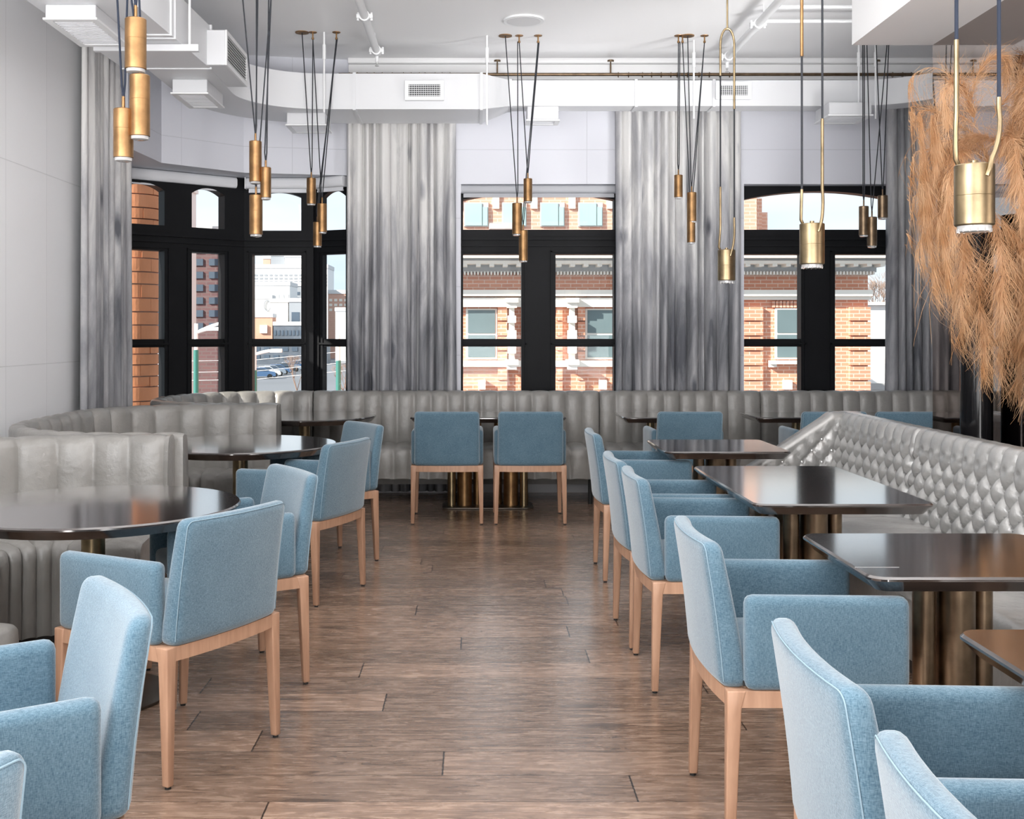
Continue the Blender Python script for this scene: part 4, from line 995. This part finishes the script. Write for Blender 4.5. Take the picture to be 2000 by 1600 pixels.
# ------------------------------------------------------------------ black column and pampas grass
colm = MB().cyl(.082, 0, 2.05, (2.69, 5.90, 0), 40).build('column', 'black_gloss'); tag(colm, 'glossy black round column behind the tufted bench', 'column')
pg = empty('pampas_grass_arrangement', (2.62, 5.85, 2.0)); tag(pg, 'big hanging bunch of orange-brown dried pampas grass wrapped round the black column', 'dried grass')
rp = random.Random(12)
def plume(start, dirv, L, droop, width, nstr, name='plume'):
    """spine that arches over and hangs; fine strands streaming off it"""
    sp_ = [Vector(start)]; v = Vector(dirv).normalized(); n = 26; ds = L/n
    for i in range(n):
        v = (v+Vector((0, 0, -droop/n*1.0))).normalized(); v = (v+Vector((rp.uniform(-.07, .07), rp.uniform(-.07, .07), rp.uniform(-.03, .03)))).normalized()
        sp_.append(sp_[-1]+v*ds)
    sp_ = [lim(p) for p in sp_]
    m = MB(); m.tube([lim(p) for p in sp_[::3]+[sp_[-1]]], .0024, 4, .0006)
    bunches = [(rp.random(), Vector((rp.gauss(0, 1), rp.gauss(0, 1), rp.gauss(0, .7)))) for _ in range(26)]
    for s in range(nstr):
        f, bs = bunches[s % 26]; f = min(1, max(.02, f+rp.gauss(0, .045))); idx = int(f*(n-1)*.96)+1; p = sp_[idx]; tdir = (sp_[min(idx+1, n)]-sp_[idx-1]).normalized()
        side = bs+Vector((rp.gauss(0, .55), rp.gauss(0, .55), rp.gauss(0, .4))); side = (side-tdir*side.dot(tdir)).normalized()
        ln = width*(1.0-.5*abs(f-.4)*1.5)*rp.uniform(.35, 1.25)
        vv = (tdir*1.0+side*rp.uniform(.15, .75)).normalized(); q = p.copy(); pts = [q.copy()]
        curl = Vector((rp.gauss(0, .10), rp.gauss(0, .10), 0))
        for k in range(6):
            vv = (vv+Vector((0, 0, -.17))+curl+Vector((rp.gauss(0, .16), rp.gauss(0, .16), rp.gauss(0, .12)))).normalized(); q = q+vv*ln/6; pts.append(lim(q.copy()))
        q9 = pts[-1]; lim_px = interp(q9.z); 
        if q9.z > 2.93 or VX+q9.x/q9.y*F < lim_px+rp.uniform(-18, 40): continue
        w0 = rp.uniform(.0006, .0014); vs = []; sd = Vector((rp.gauss(0, 1), rp.gauss(0, .5), rp.gauss(0, .3))).normalized()
        for k, q2 in enumerate(pts):
            ww = w0*(1-.75*k/6); vs += [q2-sd*ww, q2+sd*ww+Vector((0, ww*.5, 0))]
        o = len(m.v); m.v += [tuple(a) for a in vs]; m.f += [(o+2*k, o+2*k+1, o+2*k+3, o+2*k+2) for k in range(6)]
    me = bpy.data.meshes.new(name); me.from_pydata(m.v, [], m.f); ob = link(name, me, 'pampas', pg, False); ob.matrix_parent_inverse = Matrix.Translation(-pg.location); return ob
def interp(z):
    tb = [(-9, 1935), (1.09, 1925), (1.28, 1885), (1.50, 1845), (1.75, 1800), (2.0, 1790), (2.3, 1795), (2.62, 1785), (2.9, 1825), (9, 1850)]
    for a, b in zip(tb, tb[1:]):
        if a[0] <= z <= b[0]: return a[1]+(b[1]-a[1])*(z-a[0])/(b[0]-a[0])
def lim(p):
    if p.x < 2.28: p.x = 2.28-.02*math.tanh((2.28-p.x)/.1)
    if p.x > 2.76: p.x = 2.76+.03*math.tanh((p.x-2.76)/.1)
    dx, dy = p.x-2.69, p.y-5.90; rr_ = math.hypot(dx, dy)
    if rr_ < .088 and p.z < 2.06: p.x = 2.69+dx*.088/max(rr_, .001); p.y = 5.90+dy*.088/max(rr_, .001); p.x = min(p.x, 2.79)
    return p
def P(px, py, d): return (X(px, d), d, Z(py, d))
specs = []
#        px,  py,  d,  dir, length, droop
specs += [(1925, 330, 5.70, (-.35, -.1, 1), .72, 4.2), (1935, 340, 5.72, (-.15, .0, 1), .78, 4.6), (1950, 320, 5.7, (.1, -.1, 1), .75, 4.2), (1975, 330, 5.68, (.35, -.1, 1), .80, 4.4),
          (1905, 380, 5.66, (-.85, -.1, .9), .58, 2.6), (1890, 430, 5.64, (-1, 0, .55), .62, 3.6), (1985, 350, 5.7, (-.25, .0, 1), .78, 4.6), (1995, 300, 5.6, (.1, -.1, .9), .6, 4.0),
          (1880, 330, 5.66, (-.35, -.1, .35), .62, 2.4), (1870, 300, 5.66, (-.5, -.1, .2), .70, 2.6), (1875, 400, 5.64, (-.4, -.1, -.1), .72, 1.8), (1900, 420, 5.62, (-.2, -.2, -.1), .76, 2.0),
          (1925, 400, 5.60, (0, -.2, -.1), .80, 2.0), (1950, 420, 5.58, (.1, -.2, -.2), .82, 2.0), (1975, 400, 5.58, (.15, -.2, -.2), .86, 2.0), (1890, 480, 5.62, (-.35, -.1, -.2), .62, 1.6),
          (1915, 500, 5.6, (-.1, -.2, -.2), .68, 1.8), (1940, 520, 5.6, (.0, -.1, -.4), .62, 1.8), (1965, 490, 5.58, (.1, -.2, -.3), .74, 1.8), (1990, 470, 5.58, (.1, -.1, -.3), .85, 1.8),
          (1870, 250, 5.68, (-.3, -.1, .5), .62, 3.4), (1905, 240, 5.66, (-.1, -.1, .4), .70, 3.2), (1940, 230, 5.64, (.2, -.1, .5), .72, 3.4), (1985, 220, 5.64, (.2, -.1, .4), .72, 3.4), (2010, 420, 5.6, (.1, -.1, -.2), .8, 2.0),
          (1900, 300, 5.62, (-.2, -.2, .1), .74, 2.4), (1930, 290, 5.6, (0, -.2, .1), .78, 2.4), (1965, 300, 5.6, (.15, -.2, .1), .80, 2.4), (1860, 430, 5.66, (-.3, 0, -.1), .60, 1.6), (2015, 260, 5.64, (.1, -.1, .2), .9, 2.6),
          (1905, 560, 5.62, (-.15, 0, -.5), .42, 1.4), (1985, 560, 5.6, (.05, 0, -.5), .50, 1.4)]
specs += [(1868, 300, 5.70, (-.2, 0, .1), .62, 2.2), (1860, 360, 5.72, (-.2, 0, 0), .66, 1.8), (1872, 420, 5.72, (-.25, 0, -.1), .64, 1.6), (1880, 360, 5.68, (-.3, -.1, .2), .70, 2.2), (1850, 480, 5.72, (-.15, 0, -.2), .48, 1.4),
          (1895, 380, 5.6, (-.15, -.1, 0), .74, 2.0), (1885, 450, 5.7, (-.15, 0, -.2), .66, 1.5), (1915, 260, 5.62, (-.2, -.1, .2), .7, 2.4), (1880, 520, 5.66, (-.12, 0, -.4), .52, 1.2), (1850, 250, 5.74, (-.2, 0, .5), .5, 3.0),
          (1870, 200, 5.74, (-.1, 0, .9), .48, 4.6), (1900, 190, 5.72, (.1, 0, .9), .5, 4.2)]
for s in specs: plume(P(s[0], s[1], s[2]), s[3], s[4], s[5], .27, 820)

# ------------------------------------------------------------------ outside
def ext_box(m, px0, px1, py0, py1, d, front, back):
    m.box(X(px0, d), X(px1, d), d-front, d+back, Z(py1, d), Z(py0, d)); return m
gz = -4.6
g = MB().box(-200, 200, 11.0, 420, gz-.2, gz).build('street', 'asphalt', smooth=False); tag(g, 'grey asphalt street far below the windows', 'street'); g['kind'] = 'structure'
D = 22.0
fa = empty('brick_building', (0, D, gz)); tag(fa, 'sunlit red brick building with white stone cornice directly across the street', 'building'); finv = Matrix.Translation((0, -D, -gz))
def fpart(m, name, mat, par=None, **k):
    o = m.build(name, mat, par or fa, **k); 
    if par is None: o.matrix_parent_inverse = finv
    return o
xl = X(770, D); xr = X(1695, D)
fpart(MB().box(xl, xr, D, D+14, gz, Z(520, D)), 'wall', 'red_brick', smooth=False)
c = MB(); xc = X(1722, D)
ext_box(c, 770, 1722, 497, 509, D, .85, .5); ext_box(c, 770, 1716, 513, 519, D, .65, .4); fpart(c, 'cornice', 'limestone', smooth=False)
c = MB(); ext_box(c, 770, 1712, 509, 513, D, .6, .4); ext_box(c, 770, 1703, 519, 533, D, .25, .4); fpart(c, 'cornice_soffit', 'grey_stone', smooth=False)
c = MB(); px = 776
while px < 1700: ext_box(c, px, px+9, 518, 524, D, .62, 0); px += 25.6
fpart(c, 'modillions', 'limestone', smooth=False)
c = MB(); px = 772
while px < 1696: ext_box(c, px, px+3.2, 532, 538, D, .34, 0); px += 6.4
fpart(c, 'dentils', 'limestone', smooth=False)
c = MB(); ext_box(c, 770, 1697, 567, 579, D, .22, 0); ext_box(c, 770, 1440, 582, 600, D, .16, 0); ext_box(c, 1440, 1697, 579, 586, D, .12, 0); ext_box(c, 770, 1700, 702, 714, D, .10, 0) if 0 else None
ext_box(c, 770, 1440, 704, 716, D, .14, 0); fpart(c, 'stone_band', 'limestone', smooth=False)
def ext_window(px0, px1, py0, py1, sill=True):
    f = MB(); ext_box(f, px0, px1, py0, py1, D, .03, .0)
    o = fpart(f, 'window', 'limestone', smooth=False)
    q = MB(); ext_box(q, px0+4, px1-4, py0+3, (py0+py1)/2-2, D, .045, 0); ext_box(q, px0+4, px1-4, (py0+py1)/2+2, py1-4, D, .045, 0)
    gl = q.build('pane', 'facade_glass', o, smooth=False)
    return o
for a, b in ((910, 971), (1143, 1204), (1330, 1385)): ext_window(a, b, 603, 702)
ext_window(1513, 1560, 602, 702)
c = MB(); ext_box(c, 1500, 1574, 704, 711, D, .18, 0); ext_box(c, 1500, 1514, 711, 717, D, .12, 0); ext_box(c, 1560, 1574, 711, 717, D, .12, 0); fpart(c, 'window_sill', 'limestone', smooth=False)
c = MB()
for k in range(9): ext_box(c, 1507+k*7, 1512.5+k*7, 588, 601, D, .05, 0)
fpart(c, 'window_arch', 'red_brick', smooth=False)
for cx in (999, 1116, 790, 1240, 1300):                   # stone baluster pilasters
    c = MB()
    def bk_(w, y0_, y1_, f): ext_box(c, cx-w/2, cx+w/2, y0_, y1_, D, f, 0)
    bk_(24, 583, 592, .34); bk_(19, 592, 602, .28); bk_(10, 602, 617, .2); bk_(16, 617, 631, .28); bk_(11, 631, 645, .2); bk_(17, 645, 662, .28); bk_(12, 662, 676, .2); bk_(16, 676, 690, .28); bk_(11, 690, 702, .2)
    bk_(24, 702, 712, .36); bk_(18, 712, 721, .30)
    fpart(c, 'pilaster', 'limestone', smooth=False)
c = MB()
for px0, px1 in ((1450, 1488), (1657, 1697), (972, 990), (1128, 1142), (1018, 1030), (1086, 1098)):
    y = 600
    while y < 800: ext_box(c, px0, px1, y, y+26, D, .10, 0); y += 29
fpart(c, 'quoins', 'red_brick', smooth=False)
c = MB()
for px in (941, 1176, 1535): ext_box(c, px-7, px+7, 742, 760, D, .2, 0)
fpart(c, 'keystone', 'limestone', smooth=False)
# taller brick building behind
D2 = 48.0
ub = empty('brick_office_building', (0, D2, gz)); tag(ub, 'tall pale brick building with teal windows rising behind the red brick one', 'building'); inv2 = Matrix.Translation((0, -D2, -gz))
def upart(m, name, mat, par=None):
    o = m.build(name, mat, par or ub, smooth=False)
    if par is None: o.matrix_parent_inverse = inv2
    return o
c = MB(); c.box(X(800, D2), X(1478, D2), D2, D2+18, gz, Z(330, D2)); c.box(X(1478, D2), X(1494, D2), D2+.5, D2+16, gz, Z(385, D2)); c.box(X(1494, D2), X(1511, D2), D2+1, D2+14, gz, Z(410, D2)); upart(c, 'wall', 'pale_brick')
for k in range(-1, 7):
    px = 906+k*74.3
    o = upart(ext_box(MB(), px, px+48, 396, 443, D2, .1, 0), 'window', 'grey_stone'); upart(ext_box(ext_box(MB(), px+2, px+35, 398, 441, D2, .14, 0), px+37, px+46, 405, 441, D2, .14, 0), 'pane', 'teal_glass', o)
    upart(ext_box(MB(), px+56, px+69, 370, 408, D2, .12, 0), 'stone_panel', 'limestone')
upart(ext_box(MB(), 955, 1002, 441, 452, D2, 1.2, 0), 'roof_unit', 'grey_stone')
# white building at the right
D3 = 34.0
wbld = empty('white_building', (X(1750, D3), D3, gz)); tag(wbld, 'white building with a brick window beyond the corner of the red brick one', 'building')
o = MB().box(-3.0, 12, 0, 10, 0, Z(596, D3)-gz).build('wall', 'white_render', wbld, smooth=False); MB().box(-3.1, 12, -.15, 10.1, Z(596, D3)-gz, Z(590, D3)-gz).build('parapet', 'limestone', wbld, smooth=False)
MB().box(-.30, .6, -.05, 0, Z(715, D3)-gz, Z(660, D3)-gz).build('brick_panel', 'red_brick', wbld, smooth=False); MB().box(-3, 12, -.3, 0, Z(760, D3)-gz, Z(748, D3)-gz).build('ledge', 'grey_stone', wbld, smooth=False)
# own turret seen through the left bay window
tc_ = Vector((-3.41, 11.0)); tr0 = .25
tu = empty('brick_turret', (tc_.x, tc_.y, 0)); tag(tu, 'round turret of orange rusticated stone right outside the left bay window', 'turret')
m = MB(); mm_ = MB(); z = gz; row = 0; rt = random.Random(2)
while z < 5.2:
    hh = rt.uniform(.10, .15); a = row*2.1; big = .03 if z > 2.2 else 0
    nbk = 5
    for k in range(nbk):
        a0 = a+2*PI*k/nbk+.01; a1 = a+2*PI*(k+1)/nbk-.01; rr_ = tr0+big+rt.uniform(-.006, .006)
        poly = [(rr_*math.cos(a0+(a1-a0)*q/10), rr_*math.sin(a0+(a1-a0)*q/10)) for q in range(11)]+[((tr0-.07)*math.cos(a1), (tr0-.07)*math.sin(a1)), ((tr0-.07)*math.cos(a0), (tr0-.07)*math.sin(a0))]
        m.prism(poly, z+.006, z+hh-.006)
    z += hh; row += 1
m.build('stone_courses', 'orange_stone', tu, smooth=False); MB().cyl(tr0-.015, gz, 5.2, n=40).build('core', 'mortar', tu)
# dark brick block behind
def block(name, label, d, px0, px1, ytop, dep, mat, rows=0, cols=0, wm='blue_glass', ybot=None, py_rows=None, frame=None, cat='building', group='distant buildings seen from the bay windows'):
    x0, x1 = X(px0, d), X(px1, d); t = empty(name, ((x0+x1)/2, d, gz)); tag(t, label, cat, group); w_ = (x1-x0)/2; H = Z(ytop, d)-gz
    MB().box(-w_, w_, 0, dep, 0, H).build('wall', mat, t, smooth=False)
    MB().box(-w_-.1, w_+.1, -.15, dep+.1, H, H+d*.0035).build('parapet', 'pale_concrete', t, smooth=False)
    if rows:
        zt_ = H-(H*.06); zb_ = (Z(ybot, d)-gz) if ybot else H*.2
        for r_ in range(rows):
            for c_ in range(cols):
                cw = 2*w_/cols; chh = (zt_-zb_)/rows; x = -w_+cw*(c_+.5); z_ = zb_+chh*(r_+.5)
                MB().box(x-cw*.30, x+cw*.30, -.08, .02, z_-chh*.26, z_+chh*.26).build('window', wm, t, smooth=False)
    return t
block('apartment_block', 'dark red brick block with blue-grey windows seen through the left bay window', 60, 374, 432, 380+70, 1.5, 'dark_brick', 7, 2, ybot=650)
o = block('concrete_block', 'pale grey gridded block at the left edge of the bay window view', 57, 300, 369, 372, 1.5, 'pale_concrete', 9, 4, ybot=650)
block('white_apartments', 'large white apartment building with rows of small windows in the bay window view', 270, 486, 640, 524, 12, 'white_render', 4, 16, 'grey_render', ybot=560)
block('white_tower', 'white tower block rising above the white apartments', 290, 556, 600, 503, 18, 'white_render', 5, 5, 'grey_render', ybot=560)
block('grey_tower', 'grey slab tower behind the white apartments', 292, 529, 555.5, 500, 18, 'grey_render', 0, 0)
block('brick_tower', 'small faded brick tower at the left of the grey slab tower', 312, 514, 528, 506, 6, 'pale_brick')
block('white_hall', 'low white hall with a strip of windows below the apartments', 236, 480, 566, 558, 10, 'white_render', 1, 9, 'pale_concrete', ybot=600)
block('grey_hall', 'small grey pitched building right of the white hall', 250, 567, 628, 559, 5, 'grey_render', 2, 6, ybot=590)
block('cream_store', 'cream flat-roofed store with a blue doorway in the bay window view', 222, 528, 562.5, 591, 6, 'limestone')
block('blue_store', 'grey-blue store front beside the cream one', 221, 564.5, 590, 590, 5, 'grey_render', 1, 1, 'blue_glass', ybot=650)
block('white_shed', 'white wall with a round emblem left of the cream store', 230, 470, 531, 584, 4, 'white_render')
emb = MB(); ra = 1.1
emb.tube([(X(522, 229.8)+ra*.6*math.cos(a), 229.8, Z(597, 229.8)+ra*math.sin(a)) for a in [2*PI*i/16 for i in range(17)]], .12, 5)
block('brick_shop', 'low orange brick shop with a white panel above the street', 216, 484, 532, 620, 4, 'red_brick')
pn = MB().box(X(508, 215.8), X(522, 215.8), 215.6, 215.95, Z(651, 215.8), Z(635, 215.8)).build('wall_panel', 'white_render'); tag(pn, 'blank white panel on the orange brick shop', 'panel')
em = emb.build('wall_emblem', 'grey_render'); tag(em, 'thin dark ring emblem on the white shed wall', 'emblem')
block('dark_shop', 'dark shop row along the street behind the parked cars', 215.8, 534, 592, 636, 4, 'shop_front', 1, 8, ybot=660)
block('street_shops', 'dark blue shop fronts beyond the parked cars', 208, 420, 640, 672, 4, 'shop_front', 2, 12, 'blue_glass', ybot=705)
block('brick_terrace', 'orange brick terrace seen through the narrow right bay window', 256, 641, 700, 574, 8, 'pale_brick', 3, 6, 'limestone', ybot=610)
block('white_store', 'white store below the orange terrace in the narrow right bay window', 216, 655, 720, 608, 4, 'white_render')
# parked cars
def car(x, y, rz, mat, label):
    t = empty('car', (x, y, gz), rz); tag(t, label, 'car', 'cars parked along the street')
    prof = [(-2.1, .35), (-2.15, .75), (-1.9, .95), (-1.2, 1.0), (-.7, 1.45), (.7, 1.48), (1.35, 1.0), (2.0, .9), (2.15, .6), (2.1, .35)]
    n = len(prof); MB().add([(a, -.85, b) for a, b in prof]+[(a, .85, b) for a, b in prof], [tuple(range(n)), tuple(range(n, 2*n))[::-1]]+[(i, (i+1) % n, (i+1) % n+n, i+n) for i in range(n)]).build('body', mat, t, smooth=False)
    MB().add([(-1.05, -.87, 1.02), (1.2, -.87, 1.02), (.65, -.87, 1.40), (-.65, -.87, 1.40), (-1.05, .87, 1.02), (1.2, .87, 1.02), (.65, .87, 1.40), (-.65, .87, 1.40)], [(0,1,2,3), (4,7,6,5), (0,4,5,1), (1,5,6,2), (2,6,7,3), (3,7,4,0)]).build('car_window', 'blue_glass', t, smooth=False)
    for a, b in ((-1.35, -.8), (1.35, -.8), (-1.35, .8), (1.35, .8)): MB().cyl(.33, -.1, .1, (a, b, .33), 16, 'y').build('wheel', 'rubber', t)
cm = ['car_blue', 'car_white', 'car_grey', 'car_blue', 'car_black', 'car_grey', 'car_blue', 'car_white', 'car_grey']
cl = ['blue car nearest the left in the street row', 'white car second in the street row', 'grey car third in the street row', 'blue car in the middle of the street row', 'black car in the street row', 'grey car right of the black car', 'blue car far along the street row', 'white car far along the street row', 'grey car last in the street row']
for k in range(9):
    py = 740-k*2.8; d = (CZ-gz)*F/(py-HY); px = 506+k*11
    car(X(px, d), d, math.radians(12), cm[k], cl[k])
# street lamps
def lamp(px, ytop, d, arms, label, white_from):
    x = X(px, d); t = empty('street_lamp', (x, d, gz)); tag(t, label, 'street lamp', 'street lamps outside the bay windows'); H = Z(ytop, d)-gz
    MB().tube([(0, 0, 0), (0, 0, H*.90)], .06, 10).build('pole', 'lamp_post_green', t); MB().tube([(0, 0, H*.90), (0, 0, H)], .045, 10).build('pole', 'lamp_post_white', t)
    for s, L_, dz in arms:
        pts = [(s*L_*q/8, 0, H*.965+dz*math.sin(PI*.6*q/8)) for q in range(9)]
        a = MB().tube(pts, .038, 8).build('arm', 'lamp_post_white', t); MB().box(min(s*L_, s*(L_-.28)), max(s*L_, s*(L_-.28)), -.05, .05, pts[-1][2]-.05, pts[-1][2]+.03).build('lamp_head', 'lamp_post_white', a, bevel=.01)
lamp(383, 632, 26, ((1, 1.0, .25), (1, .55, .1)), 'green and white street lamp with curved arms in the left bay view', 0)
lamp(497, 676, 26, ((1, .65, .10),), 'street lamp with one curved white arm low in the centre bay view', 0)
lamp(661, 655, 26, ((1, .35, .08),), 'street lamp at the edge of the narrow right bay window', 0)
# overhead wires
for k, (ya, yb) in enumerate(((700, 690), (722, 712), (738, 728))):
    o = MB().tube([(X(340, 40), 40, Z(ya+6, 40)), (X(500, 40), 40, Z(ya+3, 40)), (X(700, 40), 40, Z(yb-6, 40))], .010, 5).build('overhead_wire', 'lamp_post_white')
    tag(o, ['highest', 'middle', 'lowest'][k]+' of the pale overhead wires crossing the street view', 'wire', 'overhead street wires')
# bare trees
def tree(x, y, h, seed, label, rad=.12):
    r_ = random.Random(seed); t = empty('bare_tree', (x, y, gz)); tag(t, label, 'tree', 'bare trees outside'); m = MB()
    def grow(p, v, L, r0, dep):
        q = p+v*L; m.tube([p, q], r0, 4, r0*.65)
        if dep == 0: return
        for _ in range(3 if dep > 1 else 4):
            nv = (v+Vector((r_.uniform(-.7, .7), r_.uniform(-.7, .7), r_.uniform(-.1, .5)))).normalized(); grow(q, nv, L*.72, r0*.6, dep-1)
    MB().tube([(0, 0, 0), (0, 0, h*.25)], rad*1.4, 8, rad).build('trunk', 'bare_branch', t)
    grow(Vector((0, 0, h*.25)), Vector((0, 0, 1)), h*.25, rad, 5); m.build('branches', 'bare_branch', t)
tree(X(580, 70), 70, 4.6, 3, 'bare brown tree below the centre bay window', .06); tree(X(680, 60), 60, 4.4, 4, 'bare brown tree low in the narrow right bay window', .06)
tree(X(560, 52), 52, 3.0, 9, 'small bare shrubby tree at the bottom of the centre bay window', .05)
for k, (px, hh) in enumerate(((1712, 7.6), (1730, 9.5), (1760, 11.0))): tree(X(px, 56+15*k), 56+15*k, hh, 20+k, ['bare tree just right of the cornice end', 'bare tree behind the white building, middle one', 'bare tree behind the white building, nearest the curtain'][k], .12)
